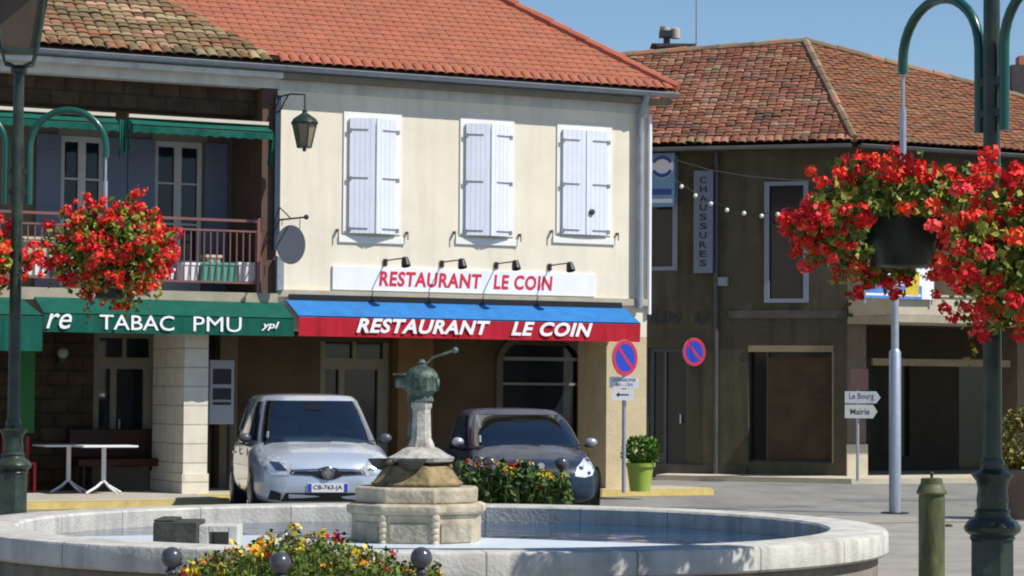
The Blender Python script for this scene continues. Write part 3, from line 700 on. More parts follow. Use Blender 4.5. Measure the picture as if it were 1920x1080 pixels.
KP(MB().box((.7,2.7,.4),(3.4,2.72,2.5)).box((4.7,2.7,.1),(7.6,2.72,2.5)), 'pane', mat('greenish_glass', (.03,.035,.025), .15, .1))
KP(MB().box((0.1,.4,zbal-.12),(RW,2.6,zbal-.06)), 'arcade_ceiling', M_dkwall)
# roof planes
q = 3.5; bis = R(96)
ap = C2 + Vector((math.cos(bis)*q, math.sin(bis)*q, 0)); 
ov2 = .5
cor = C2 - Vector((math.cos(bis), math.sin(bis), 0))*ov2/.93; cor.z = ZE2
ZA = dep(1510, 80, ap.y).z; ap = Vector((dep(1510,80,ap.y).x, ap.y, ZA))
lend = BL.world(-LW-.3, -ov2, ZE2); rend = BR.world(RW+.3, -ov2, ZE2)
lrg = dep(1180, 105, ap.y+2.2); drg = (lrg-ap); lrg = ap+drg*1.45
print('apex', ap, 'lrg', lrg, 'cor', cor)
def planetile(P0, P1, others, colf, seed):
    X = (P1-P0).normalized(); t_ = others[0]-P0; Y = (t_ - X*t_.dot(X)).normalized()
    P = [(0,0), ((P1-P0).length,0)] + [((o-P0).dot(X), (o-P0).dot(Y)) for o in others]
    m_ = tiled(P0, X, Y, P, colf, tw=.175, th=.16, h=.018, seed=seed, jit=.014)
    m_.v = [((Vector(v)-BL.o).dot(BL.x), (Vector(v)-BL.o).dot(BL.y), v[2]) for v in m_.v]; return m_
# left plane is through lend, cor, ap (lrg is brought onto it)
nL = (cor-lend).cross(ap-lend).normalized(); 
def rayplane(px, py, P0, n_):
    d = fw + rt*((px-960)/F) - up*((py-540)/F); return CP + d*((P0-CP).dot(n_)/d.dot(n_))
lrg = rayplane(1180, 106, lend, nL); lrg = ap+(lrg-ap)*1.35
r1 = K.part(planetile(lend, cor, [ap, lrg], c_old, 11), 'roof', M_tile)
r2 = K.part(planetile(cor, rend, [ap], c_old2, 12), 'roof', M_tile)
bk1 = BL.world(-LW-.3, 8, ZE2); bk2 = rend + Vector((-3.5, 7.5, 0))
m_ = MB()
def lb(p): p = Vector(p)-BL.o; return (p.dot(BL.x), p.dot(BL.y), p.z+BL.o.z)
m_.face([lb(ap), lb(rend), lb(bk2)], (.4,.2,.12)); m_.face([lb(ap), lb(bk2), lb(bk1), lb(lrg)], (.4,.2,.12)); m_.face([lb(lend), lb(lrg), lb(bk1)], (.4,.2,.12))
zz = lambda p: (p[0], p[1], ZE2-.08)
m_.face([zz(lb(lend)), zz(lb(bk1)), zz(lb(bk2)), zz(lb(rend)), zz(lb(cor))], (.12,.10,.08))
K.part(m_, 'rear_roof', M_tile)
wallb = MB(); P = [BL.world(-LW,8-.5,0), bk2+Vector((-.5,-.5,0)), BR.world(RW,0,0)]
pts = [lb(BL.world(-LW,.45,0)), lb(P[0]), lb(P[1]), lb(P[2])]
for a, b in zip(pts[:-1], pts[1:]): wallb.face([(a[0],a[1],0),(b[0],b[1],0),(b[0],b[1],ZE2),(a[0],a[1],ZE2)])
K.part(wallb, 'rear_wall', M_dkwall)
# ridge tiles along hips
def ridge(pts, rad=.09, cs=((.30,.22,.15),(.40,.20,.12),(.22,.15,.1)), seed=1):
    rnd = random.Random(seed); m_ = MB()
    for A_, B_ in zip(pts[:-1], pts[1:]):
        L = (B_-A_).length; n = int(L/.35); d = (B_-A_)/L
        for i in range(n):
            p = A_+d*(L*i/n); m_.tube([p-d*.02+Vector((0,0,.03)), p+d*(L/n+.02)+Vector((0,0,.015))], rad+rnd.uniform(-.008,.008), 8, rnd.choice(cs))
    return m_
m_ = ridge([cor, ap, lrg], seed=3); m_2 = ridge([ap, rend], seed=4); m_.add(m_2.v, [], None); 
m_ = MB()
for a_, b_, s_ in ((cor, ap, 3), (ap, lrg, 4), (ap, rend, 5)):
    r_ = ridge([a_, b_], seed=s_); off_ = len(m_.v); m_.v += r_.v; m_.f += [tuple(i+off_ for i in f) for f in r_.f]; m_.c += r_.c; m_.hc = True
m_.v = [lb(v) for v in m_.v]
K.part(m_, 'ridge_tiles', M_tile)
# red roof hip ridge and verge in house A
r_ = ridge([Vector((rr,-OV,ZE)), top], cs=((.46,.15,.09),(.42,.13,.08)), seed=8); H.part(r_, 'ridge_tiles', M_tile)
# gutters
g = MB(); gutter(g, -LW, .15, -ov2-.05, ZE2-.09); K.part(g, 'gutter', mat('dark_zinc', (.15,.16,.17), .5, .15, metal=.4), smooth=True)
g = MB(); gutter(g, -.1, RW, -ov2-.05, ZE2-.09); KP(g, 'gutter', MATS['dark_zinc'], smooth=True)
K.part(MB().box((-LW,-ov2,ZE2-.14),(0.1,-.003,ZE2-.09)), 'soffit', mat('dark_boards', (.05,.045,.035), .9, .2))
KP(MB().box((-.1,-ov2,ZE2-.143),(RW,-.003,ZE2-.093)), 'soffit', MATS['dark_boards'])
x = BL.u(1343); K.part(MB().tube([(x,-.08,ZE2-.1),(x,-.08,.1)], .05, 10), 'downpipe', mat('dark_zinc_pipe', (.06,.06,.07), .5, .2), smooth=True)
x, z = BL.at(1357, 528); K.part(MB().box((x-.1,-.13,z-.09),(x+.1,-.003,z+.09)), 'junction_box', mat('pale_grey_plastic', (.22,.24,.28), .6), bevel=.01)
# chimney, antenna
pc = dep(1254, 88, ap.y+1.3)
ch = T('chimney', 'squat dark chimney with two pale pots on the left end of the old roof ridge', 'chimney', None, (pc.x, pc.y, pc.z-.5))
sc = pc.y/F
def dpx(n): return n*sc
ch.part(MB().box((pc.x-dpx(30),pc.y-.3,pc.z-.8),(pc.x+dpx(48),pc.y+.3,pc.z-.04)).box((pc.x-dpx(34),pc.y-.34,pc.z-.04),(pc.x+dpx(52),pc.y+.34,pc.z+.03)), 'stack', mat('sooty_brick', (.07,.06,.06), .9, .3, 6))
ch.part(MB().box((pc.x-dpx(10),pc.y-.08,pc.z+.03),(pc.x+dpx(2),pc.y+.08,pc.z+dpx(20))).box((pc.x-dpx(18),pc.y-.15,pc.z+dpx(18)),(pc.x+dpx(6),pc.y+.15,pc.z+dpx(30))), 'flue', M_iron)
ch.part(MB().lathe([(dpx(9),0),(dpx(9),dpx(18)),(dpx(6),dpx(20))], (pc.x+dpx(12),pc.y,pc.z+dpx(16)), 12).lathe([(dpx(9),0),(dpx(9),dpx(8))], (pc.x-dpx(8),pc.y,pc.z+dpx(30)), 12), 'pot', mat('pale_clay', (.42,.37,.32), .8, .2))
pa = dep(1306, 95, ap.y+.6)
an = T('antenna', 'thin grey roof antenna rising beside the dark chimney', 'antenna', None, (pa.x, pa.y, pa.z-.3))
an.part(MB().tube([(pa.x,pa.y,pa.z-.6),(pa.x,pa.y,pa.z+3.0)], .022, 8), 'mast', M_galv)
an.part(MB().tube([(pa.x-.7,pa.y,pa.z+2.6),(pa.x+.5,pa.y,pa.z+2.6)], .012, 6).tube([(pa.x-.5,pa.y,pa.z+2.4),(pa.x-.5,pa.y,pa.z+2.8)], .01, 6).tube([(pa.x-.2,pa.y,pa.z+2.35),(pa.x-.2,pa.y,pa.z+2.85)], .01, 6).tube([(pa.x+.3,pa.y,pa.z+2.4),(pa.x+.3,pa.y,pa.z+2.8)], .01, 6), 'aerial', M_galv)
p2 = dep(1912, 150, 52.5)
ch = T('chimney', 'brick chimney at the right edge behind the green lamp arm', 'chimney', None, (p2.x, p2.y, p2.z-1))
ch.part(MB().box((p2.x-.22,p2.y-.25,p2.z-1.8),(p2.x+.3,p2.y+.25,p2.z+.3)), 'stack', mat('sooty_brick', (.07,.06,.06), .9, .3, 6))
ch.part(MB().box((p2.x-.05,p2.y-.2,p2.z+.3),(p2.x+.26,p2.y+.2,p2.z+.5)), 'pot', mat('red_clay', (.4,.18,.1), .8))

# ---- signs on the corner house
a, b = BL.u(1218,.25), BL.u(1264,.25); z0, z1 = BL.z(1240,388,.25), BL.z(1240,287,.25); cx, cw = (a+b)/2, b-a
t = T('bank_sign', 'square pale blue projecting sign with a white and blue ringed disc', 'sign', BL, (cx,0,z0))
t.part(MB().box((a,-.29,z0),(b,-.22,z1)), 'panel', mat('pale_blue_panel', (.13,.27,.42), .5, .05), bevel=.01)
rc = cw*.47; zc = z1-rc-.04
t.part(MB().lathe([(rc,0),(rc,.02)], (cx,-.291,zc), 28, axis=(0,-1,0)), 'disc', mat('white_enamel', (.62,.64,.68), .5, .03))
mblu = mat('deep_blue_enamel', (.02,.07,.26), .5, .05)
for s_, t0, t1 in ((1, 25, 155), (-1, 205, 335)):
    pts = [(cx+rc*.96*math.cos(R(d)), zc+rc*.96*math.sin(R(d))) for d in range(t0, t1+1, 10)] + [(cx+rc*.7*math.cos(R(d)), zc+s_*-.0+rc*.62*math.sin(R(d))) for d in range(t1, t0-1, -10)]
    n = len(pts)//2; g = MB()
    for i in range(n-1): g.prism([(pts[i][0],-.313,pts[i][1]),(pts[i+1][0],-.313,pts[i+1][1]),(pts[-2-i][0],-.313,pts[-2-i][1]),(pts[-1-i][0],-.313,pts[-1-i][1])],(0,-.006,0))
    t.part(g, 'blue_arc', mblu)
t.part(MB().box((a+.03,-.295,z0+.24),(b-.06,-.291,z0+.36)), 'blue_stripe', mblu)
t.part(MB().box((a+.03,-.295,z0+.08),(b-.04,-.291,z0+.16)), 'white_stripe', MATS['white_enamel'])
t.part(MB().box((cx-.03,-.22,z0+.5),(cx+.03,-.003,z0+.56)), 'bracket', M_iron)
a, b = BL.u(1300,.2), BL.u(1336,.2); z0, z1 = BL.z(1318,512,.2), BL.z(1318,320,.2)
t = T('vertical_shop_sign', 'tall narrow grey sign with dark letters reading downward', 'sign', BL, ((a+b)/2,0,z0))
t.part(MB().box((a,-.24,z0),(b,-.15,z1)), 'panel', mat('grey_blue_panel', (.13,.17,.24), .5, .05), bevel=.008)
g = MB(); word = 'CHAUSSURES'; n = len(word)
for i, c in enumerate(word):
    hh = (z1-z0-.2)/n; textmesh(c, (a+b)/2-.075, z1-.1-hh*(i+1)+.03, .15, hh*.72, -.245, .03, mb=g)
t.part(g, 'lettering', mat('dark_lettering', (.02,.025,.035), .6))
t.part(MB().box(((a+b)/2-.02,-.15,z0+.3),((a+b)/2+.02,-.003,z0+.34)).box(((a+b)/2-.02,-.15,z1-.34),((a+b)/2+.02,-.003,z1-.3)), 'bracket', M_iron)
z0, z1 = BL.z(1270,607), BL.z(1270,584)
t = T('wall_lettering', 'dark letters UN U fixed on the shaded wall above the glass door', 'lettering', BL, (BL.u(1222),0,z0))
for s_, p0, p1 in (('UN',1222,1278),('U',1302,1330)): t.part(textmesh(s_, BL.u(p0), z0, BL.u(p1)-BL.u(p0), z1-z0, -.03, .05, .2), 'word', mat('dark_lettering', (.02,.025,.035), .6))
# banner on the balcony
a, b = BR.u(1622,1.7,540), BR.u(1750,1.7,540); z0, z1 = BR.z(1685,560,1.7), BR.z(1685,500,1.7)
t = T('poster', 'white poster with blue and yellow shapes on the right house balcony', 'poster', BR, ((a+b)/2,-1.7,z0))
t.part(MB().box((a,-1.72,z0),(b,-1.69,z1)), 'sheet', M_white)
w_ = b-a; h_ = z1-z0
t.part(MB().box((a,-1.724,z0),(a+w_*.82,-1.721,z0+h_*.42)).prism([(a+.15*w_,-1.724,z0+.42*h_),(a+.34*w_,-1.724,z0+.42*h_),(a+.30*w_,-1.724,z0+.62*h_)],(0,.003,0)), 'blue_shape', mat('poster_blue', (.08,.22,.55), .6, .3, 6))
t.part(MB().box((a,-1.727,z0+.08*h_),(a+w_*.8,-1.725,z0+.15*h_)), 'white_band', M_white)
t.part(MB().prism([(a+.5*w_,-1.728,z0+.12*h_),(a+.77*w_,-1.728,z0+.10*h_),(a+.79*w_,-1.728,z0+.85*h_),(a+.73*w_,-1.728,z0+.85*h_),(a+.66*w_,-1.728,z0+.5*h_)],(0,.002,0)), 'yellow_shape', mat('poster_yellow', (.62,.48,.04), .6, .2, 6))
t.part(MB().box((a,-1.69,z0-.1),(a+.03,-1.665,z1)).box((b-.03,-1.69,z0-.1),(b,-1.665,z1)), 'support', M_galv)
# string of bulbs
pts = [(1262,338),(1278,350),(1304,367),(1333,382),(1363,394),(1395,400),(1428,405),(1458,402),(1500,392),(1560,360)]
P = [BL.at(x, y, .7) for x, y in pts]
t = T('light_string', 'sagging string of small white bulbs in front of the shaded wall', 'string lights', BL, (P[0][0],-.7,P[0][1]))
t.part(MB().tube([(p[0],-.7,p[1]+.05) for p in P], .008, 6), 'cable', M_black)
for p in P[1:8]: t.part(MB().sphere((p[0],-.7,p[1]),.045,10,7), 'bulb', mat('milky_bulb', (.60,.68,.66), .3, .05))
t = T('overhead_cable', 'thin cable running along the upper shaded wall under the eave', 'cable', BL, (P[0][0],-.3,ZE2-.6))
t.part(MB().tube([(BL.at(x,y,.3)[0],-.3,BL.at(x,y,.3)[1]) for x, y in ((1268,300),(1330,318),(1400,330),(1480,337),(1560,340))], .008, 6), 'wire', mat('grey_wire', (.2,.2,.19), .6))

# pavement of the corner house
def cpv(fr, x, y): p = fr.world(x, y, 0); return (p.x, p.y)
e1 = cpv(BL, BL.u(1300,.9)-.0, -.9)
poly_ground('corner_pavement', [cpv(BL,-3.6,-1.1), cpv(BL,.3,-1.6), cpv(BR,11,-2.4), cpv(BR,11,2.9), cpv(BR,.0,2.9), cpv(BL,-3.6,.0)], .10, M_kerb, .12)
poly_ground('side_street', [cpv(BL,-9.5,-8),cpv(BL,-3.6,-1.2),cpv(BL,-3.6,0),cpv(BL,-9.5,0)], .012, mat('dark_asphalt', (.12,.118,.112), .95, .15, 1.2, .4, 60))

# ------------------------------------------------------------------ street signs and posts
def disc_sign(t, c, r, ny=-1, yaw=0):
    n = (math.sin(yaw), -math.cos(yaw), 0); N = Vector(n); X = Vector((math.cos(yaw), math.sin(yaw), 0)); Z = Vector((0,0,1)); c = Vector(c)
    p = t.part(MB().lathe([(r,0),(r,.012)], c, 32, axis=n), 'sign_plate', M_zinc)
    ring = MB(); K_ = 32
    for i in range(K_):
        a, b = 2*math.pi*i/K_, 2*math.pi*(i+1)/K_
        q = lambda rr, an, o: c+N*o+X*rr*math.cos(an)+Z*rr*math.sin(an)
        ring.face([q(r*.98,a,.016),q(r*.98,b,.016),q(r*.78,b,.016),q(r*.78,a,.016)])
    s = math.sqrt(.5); w = r*.09
    d1_ = X*s-Z*s; d2_ = X*s+Z*s
    ring.face([c+N*.018+d1_*-r*.8+d2_*-w, c+N*.018+d1_*r*.8+d2_*-w, c+N*.018+d1_*r*.8+d2_*w, c+N*.018+d1_*-r*.8+d2_*w][::-1])
    t.part(MB().lathe([(r*.8,.012),(r*.8,.0145)], c, 32, axis=n), 'blue_face', mat('sign_blue', (.015,.05,.42), .4, .05), p)
    t.part(ring, 'red_ring', mat('sign_red', (.52,.02,.05), .4, .05), p)
Y_ = 38.6
c = dep(1171, 671, Y_); g0 = gnd(1166, 914, .12); X_ = c.x
t = T('no_parking_sign', 'round blue and red no parking sign with two white plates on a post', 'road sign', None, (X_, Y_+.04, .12))
disc_sign(t, (c.x, Y_-.02, c.z), .285, yaw=R(43))
t.part(MB().tube([(X_,Y_+.05,.12),(X_,Y_+.05,c.z+.25)], .033, 12), 'post', M_galv, smooth=True)
p = dep(1170, 717, Y_); t.part(MB().box((p.x-.23,Y_-.012,p.z-.09),(p.x+.23,Y_+.01,p.z+.09)), 'upper_plate', M_white)
g = MB(); textmesh('LIVRAISONS', p.x-.18, p.z+.015, .36, .05, Y_-.014, .01, mb=g); textmesh('8H - 12H', p.x-.13, p.z-.06, .26, .05, Y_-.014, .01, mb=g)
p = dep(1168, 740, Y_); t.part(MB().box((p.x-.17,Y_-.012,p.z-.09),(p.x+.17,Y_+.01,p.z+.08)), 'lower_plate', M_white)
g.box((p.x-.09,Y_-.014,p.z-.012),(p.x+.09,Y_-.0125,p.z+.012)); g.prism([(p.x-.11,Y_-.014,p.z),(p.x-.06,Y_-.014,p.z+.04),(p.x-.06,Y_-.014,p.z-.04)],(0,.0015,0))
t.part(g, 'plate_marks', mat('plate_marks', (.08,.08,.10), .6))
uS, zS = BL.at(1301, 660, .35)
t = T('no_parking_sign', 'round no parking sign standing out from the shaded wall of the corner house', 'road sign', BL, (uS,0,zS))
disc_sign(t, (uS,-.35,zS), .28, yaw=R(48))
t.part(MB().tube([(uS,-.33,zS-.05),(uS,-.0,zS-.05)], .025, 8), 'bracket', M_iron)
# direction signs
Y_ = 45.6; b_ = dep(1608, 893, Y_)
t = T('direction_signpost', 'small grey post with brown panel and two white arrow signs', 'road sign', None, (b_.x, Y_, .1))
t.part(MB().tube([(b_.x,Y_,.1),(b_.x,Y_,dep(1608,694,Y_).z)], .03, 10), 'post', M_galv, smooth=True)
def plate(p0, p1, y0, y1, m, name, point=0):
    a = dep(p0,y1,Y_-.05); b = dep(p1,y0,Y_-.05); pts = [(a.x,Y_-.06,a.z),(b.x-point,Y_-.06,a.z)]
    if point: pts.append((b.x,Y_-.06,(a.z+b.z)/2))
    pts += [(b.x-point,Y_-.06,b.z),(a.x,Y_-.06,b.z)]
    t.part(MB().prism(pts,(0,.02,0)), name, m); return a, b
plate(1594,1628,692,731, mat('brown_panel', (.10,.055,.045), .6), 'brown_panel')
a, b = plate(1584,1651,734,756, mat('sign_white_grey', (.45,.47,.52), .5), 'arrow_plate', .08)
a2, b2 = plate(1584,1645,759,784, mat('sign_cream', (.50,.51,.48), .5), 'arrow_plate', .08)
g = MB(); textmesh('Le Bourg', a.x+.08, a.z+.05, .46, .14, Y_-.063, .004, mb=g); textmesh('Mairie', a2.x+.1, a2.z+.07, .36, .11, Y_-.063, .015, mb=g)
t.part(g, 'lettering', mat('plate_marks', (.08,.08,.10), .6))
# tall silver post
b_ = gnd(1678, 963); t = T('steel_post', 'tall galvanised steel post standing alone on the grey road', 'post', None, (b_.x, b_.y, 0))
zt = dep(1672, 660, b_.y).z; zt2 = dep(1672, 470, b_.y).z
t.part(MB().lathe([(.085,.0),(.085,zt),(.06,zt+.04)], (b_.x,b_.y,0), 20), 'lower_tube', M_galv, smooth=True)
t.part(MB().lathe([(.055,zt),(.052,zt2+.6)], (b_.x,b_.y,0), 16), 'upper_tube', M_galv, smooth=True)
t.part(MB().lathe([(.2,.005),(.2,.02)], (b_.x,b_.y,0), 20), 'base_plate', M_iron)

# ------------------------------------------------------------------ plants
def rdir(rnd):
    z = rnd.uniform(-1,1); a = rnd.uniform(0, 2*math.pi); s_ = math.sqrt(1-z*z); return Vector((s_*math.cos(a), s_*math.sin(a), z))
def leaves(mb, pts, size, cols, rnd, n=1):
    for p in pts:
        for _ in range(n):
            a = rdir(rnd); b = a.orthogonal().normalized(); b.rotate(Matrix.Rotation(rnd.uniform(0,6.28), 3, a)); s_ = size*rnd.uniform(.6,1.3)
            c = a.cross(b); col = rnd.choice(cols); v = rnd.uniform(.7,1.25); col = tuple(q*v for q in col); p_ = Vector(p)+rdir(rnd)*size*.6
            mb.add([p_-b*s_-c*s_*.2, p_-c*s_*.75+b*s_*.1+a*s_*.15, p_+b*s_, p_+c*s_*.75-b*s_*.1+a*s_*.15], [(0,1,2),(0,2,3)], col)
def bloom(mb, c, r, cols, rnd, n=16):
    c = Vector(c); bc = rnd.choice(cols)
    for _ in range(n):
        d = rdir(rnd); d.z = d.z*.8+.15; p = c+d*r*rnd.uniform(.45,1); a = (d+rdir(rnd)*.7).normalized(); b = a.orthogonal().normalized()
        b.rotate(Matrix.Rotation(rnd.uniform(0,6.28), 3, a)); k_ = a.cross(b); s_ = r*rnd.uniform(.22,.38); v = rnd.uniform(.75,1.25); col = tuple(q*v for q in bc)
        mb.add([p-b*s_, p-k_*s_*.9, p+b*s_, p+k_*s_*.9], [(0,1,2,3)], col)
GREENS = [(.15,.21,.03),(.10,.16,.02),(.26,.29,.03),(.07,.11,.015),(.36,.33,.05)]
REDS = [(.74,.018,.02),(.82,.035,.018),(.62,.012,.02),(.88,.09,.03),(.85,.04,.025),(.82,.06,.06)]
def basket(label, c, R_, zlo, zhi, nb, seed, bare=None, group='hanging flower baskets', droop=0, pot=True):
    rnd = random.Random(seed); cx, cy, cz = c
    t = T('hanging_basket', label, 'flower basket', None, (cx, cy, cz))
    t.o['group'] = group
    if pot: t.part(MB().lathe([(.17,-.36),(.20,-.34),(.27,-.1),(.29,.02),(.305,.03),(.30,.045),(.27,.045),(.25,.0)], (cx,cy,cz), 24), 'pot', mat('black_green_pot', (.008,.02,.016), .4, .2), smooth=True)
    mid = (zlo+zhi)/2; hz = (zhi-zlo)/2
    def surf(lo, hi):
        while True:
            d = rdir(rnd); k_ = rnd.uniform(lo, hi)
            lump = 1+.16*math.sin(3*math.atan2(d.y,d.x)+seed)+.12*math.sin(7*math.atan2(d.y,d.x)+2*seed+4*d.z)
            p = Vector((cx+d.x*R_*k_*lump, cy+d.y*R_*k_*lump, mid+d.z*hz*k_*lump))
            if bare:   # the side where the pot shows through
                s_ = (p.x-cx)
                if p.y < cy+.05 and bare[0] < s_ < bare[1] and bare[2] < p.z-cz < bare[3]: continue
            if bare and p.z > cz+.02 and bare[0]-.25 < p.x-cx < bare[1] and p.z < cz+.22 and lo > .6: continue
            if p.z < mid-.3*hz and rnd.random() < .35+droop*0: continue
            return p
    lv = MB(); leaves(lv, [surf(.25,.97) for _ in range(int(nb*7))], .034, GREENS, rnd, 3)
    for _ in range(int(nb*.12)):   # trailing shoots
        p = surf(.5,.9)
        if bare and bare[0]-.1 < p.x-cx < bare[1]+.1: continue
        for q in range(7): leaves(lv, [(p.x+rnd.uniform(-.02,.02), p.y+rnd.uniform(-.02,.02), min(p.z,mid)-q*.05-.1)], .028, GREENS[2:]+[(.3,.2,.05)], rnd, 2)
    t.part(lv, 'foliage', M_leaf)
    bl = MB()
    for _ in range(nb): bloom(bl, surf(.72,1.08), rnd.uniform(.04,.085), REDS, rnd, 34)
    t.part(bl, 'blossoms', M_petal)
    return t
# ------------------------------------------------------------------ street lamps
def street_lamp(label, x, y, z0, ang, s=1.0):
    fr = Frame((x, y, z0), ang); t = T('street_lamp', label, 'street lamp', fr)
    t.o['group'] = 'green street lamps with flower hoops'
    t.part(MB().lathe([(.22,-.05),(.22,.05),(.165,.08),(.155,.12),(.152,.66),(.16,.68)], n=8, rot=R(22.5)), 'base', M_lampgreen, smooth=20)
    t.part(MB().lathe([(.16,.68),(.15,.70),(.19,.73),(.198,.76),(.17,.80),(.125,.83),(.118,.85),(.125,.87),(.105,.89),(.11,.95),(.10,1.02),(.115,1.08),(.14,1.11),(.148,1.125),(.10,1.145),(.078,1.16),(.085,1.2),(.068,1.24)], n=28), 'collar', M_lampgreen, smooth=35)
    t.part(MB().lathe([(.066,1.24),(.060,3.0),(.056,4.87),(.085,4.89),(.09,4.93),(.05,4.97)], n=24), 'pole', M_lampgreen, smooth=35)
    for s_ in (-1, 1):
        x0, x1 = .125, .93; r = (x1-x0)/2; cx = (x0+x1)/2; zt = 4.5-r
        pts = [(s_*x0,0,3.5),(s_*x0,0,3.9)] + [(s_*(cx-r*math.cos(math.pi*i/16)),0,zt+r*math.sin(math.pi*i/16)) for i in range(17)] + [(s_*x1,0,4.0)]
        a_ = t.part(MB().tube(pts, .036, 14), 'arm', M_armgreen, smooth=True)
        t.part(MB().tube([(s_*x1,0,4.0),(s_*x1,0,3.7)], .014, 8).tube([(s_*x1,0,3.75),(s_*x1,0,2.98)], .024, 10), 'hanging_rod', M_galv, a_, smooth=True)
        for z_c in (3.6, 3.82): t.part(MB().box((s_*.05,-.03,z_c),(s_*.12,.03,z_c+.06)), 'clamp', M_iron, a_)
    lt = t
    lantern(lt, 0, 0, 5.12, 5.85, .25, .40, .3, 4, mat('brown_lantern_glass', (.075,.055,.042), .3, .2, 3), rot=R(10)-ang+R(45))
    g = MB()
    for k_ in range(4): a_ = R(10)-ang+R(45)+k_*math.pi/2; g.tube([(0.03*math.cos(a_),.03*math.sin(a_),4.95),(.20*math.cos(a_),.20*math.sin(a_),4.99),(.25*math.cos(a_),.25*math.sin(a_),5.11)], .016, 6)
    lt.part(g, 'cradle', M_iron)
    return t
RLx, RLy = 3.33, 17.0; ph = R(-58)
street_lamp('green lamp post at the right edge with its baskets across the corner house', RLx, RLy, 0, ph)
LLx, LLy = dep(26, 740, 25.8).x, 25.8
street_lamp('green lamp post at the left edge, brown lantern glass in the top corner', LLx, LLy, .12, R(0))
# baskets
def armpt(x, y, ang, s_): return x+s_*.93*math.cos(ang), y+s_*.93*math.sin(ang)
bx_, by_ = armpt(RLx, RLy, ph, -1)
basket('red geranium basket with its dark pot showing, left of the right lamp post', (bx_, by_, 2.95), .84, 2.42, 3.36, 340, 21, bare=(-.33,.36,-.9,.0))
bx_, by_ = armpt(RLx, RLy, ph, 1)
basket('large overflowing red geranium basket at the right edge of the view', (bx_, by_, 2.9), 1.0, 1.95, 3.22, 560, 22)
bx_, by_ = armpt(LLx, LLy, 0, 1)
basket('round red geranium basket hanging in front of the balcony railing', (bx_+.12, by_, 2.98), .66, 2.64, 3.64, 320, 23)
bx_, by_ = armpt(LLx, LLy, 0, -1)
basket('red geranium basket cut by the left edge, beside the left lamp post', (bx_+.12, by_, 2.95), .93, 2.55, 3.55, 380, 24)
# bollard
b_ = gnd(1747, 1080); Yb = 19.6; c_ = dep(1747, 980, Yb)
t = T('bollard', 'mossy green cast bollard left of the right lamp post', 'bollard', None, (c_.x, Yb, 0))
zt = dep(1745, 896, Yb).z
t.part(MB().lathe([(.105,0),(.105,zt-.16),(.10,zt-.13)], (c_.x,Yb,0), 24), 'shaft', mat('mossy_green_paint', (.03,.04,.018), .55, .3, 9, .25, 40, col2=(.145,.15,.055), stretch=(1,1,.25)), smooth=True)
t.part(MB().lathe([(.118,zt-.13),(.122,zt-.115),(.10,zt-.06),(.09,zt-.05),(.085,zt-.005),(.07,zt)], (c_.x,Yb,0), 24), 'cap', MATS['mossy_green_paint'], smooth=35)
t.part(MB().lathe([(.012,zt),(.012,zt+.02),(.018,zt+.035),(.01,zt+.05)], (c_.x,Yb,0), 10), 'stud', M_iron)
p = gnd(1779, 988); solo(MB().lathe([(.05,0),(.05,.02),(.03,.035)], (0,0,0), 14), 'ground_stud', M_iron, 'tiny dark round stud on the paving right of the bollard', 'stud', Frame((p.x,p.y,.0),0))

# potted bush in lime pot
Yp = 39.2; c_ = dep(1200, 912, Yp); zb = .127
t = T('potted_shrub', 'round green shrub in a lime green pot beside the no parking post', 'potted plant', None, (c_.x, Yp, zb))
zp = dep(1200, 868, Yp).z; rp = 26/F*Yp
t.part(MB().lathe([(rp*.72,zb),(rp*.95,zp-.06),(rp*1.08,zp-.06),(rp*1.12,zp),(rp,zp),(rp*.95,zp-.05)], (c_.x,Yp,0), 24), 'pot', mat('lime_plastic', (.30,.40,.06), .45, .06), smooth=35)
rnd = random.Random(4); lv = MB(); pts = []
for _ in range(900):
    d = rdir(rnd); k_ = rnd.uniform(.55,1)**.5; k_ *= 1+.12*math.sin(5*math.atan2(d.y,d.x)+4*d.z)+.08*math.sin(11*d.x); pts.append((c_.x+.02+d.x*.30*k_, Yp+d.y*.30*k_, zp+.20+d.z*.22*k_))
leaves(lv, pts, .028, [(.09,.20,.015),(.06,.15,.012),(.13,.24,.02),(.04,.09,.01)], rnd, 2); t.part(lv, 'foliage', M_leaf)
# planter at right edge
Yq = 33.5; c_ = dep(1925, 960, Yq)
t = T('tub_plant', 'yellowish bush in a brown tub at the right edge behind the lamp post', 'potted plant', None, (c_.x, Yq, 0))
t.part(MB().lathe([(.26,0.004),(.33,.62),(.35,.62),(.35,.68),(.30,.68),(.3,.6)], (c_.x,Yq,0), 20), 'tub', mat('brown_tub', (.16,.11,.08), .8, .2), smooth=35)
lv = MB(); pts = []
for _ in range(800):
    d = rdir(rnd); k_ = rnd.uniform(.3,1)**.5; pts.append((c_.x+d.x*.42*k_, Yq+d.y*.42*k_, 1.05+d.z*.52*k_))
leaves(lv, pts, .04, [(.26,.22,.04),(.16,.17,.03),(.34,.28,.08),(.10,.10,.02)], rnd, 2); t.part(lv, 'foliage', M_leaf)

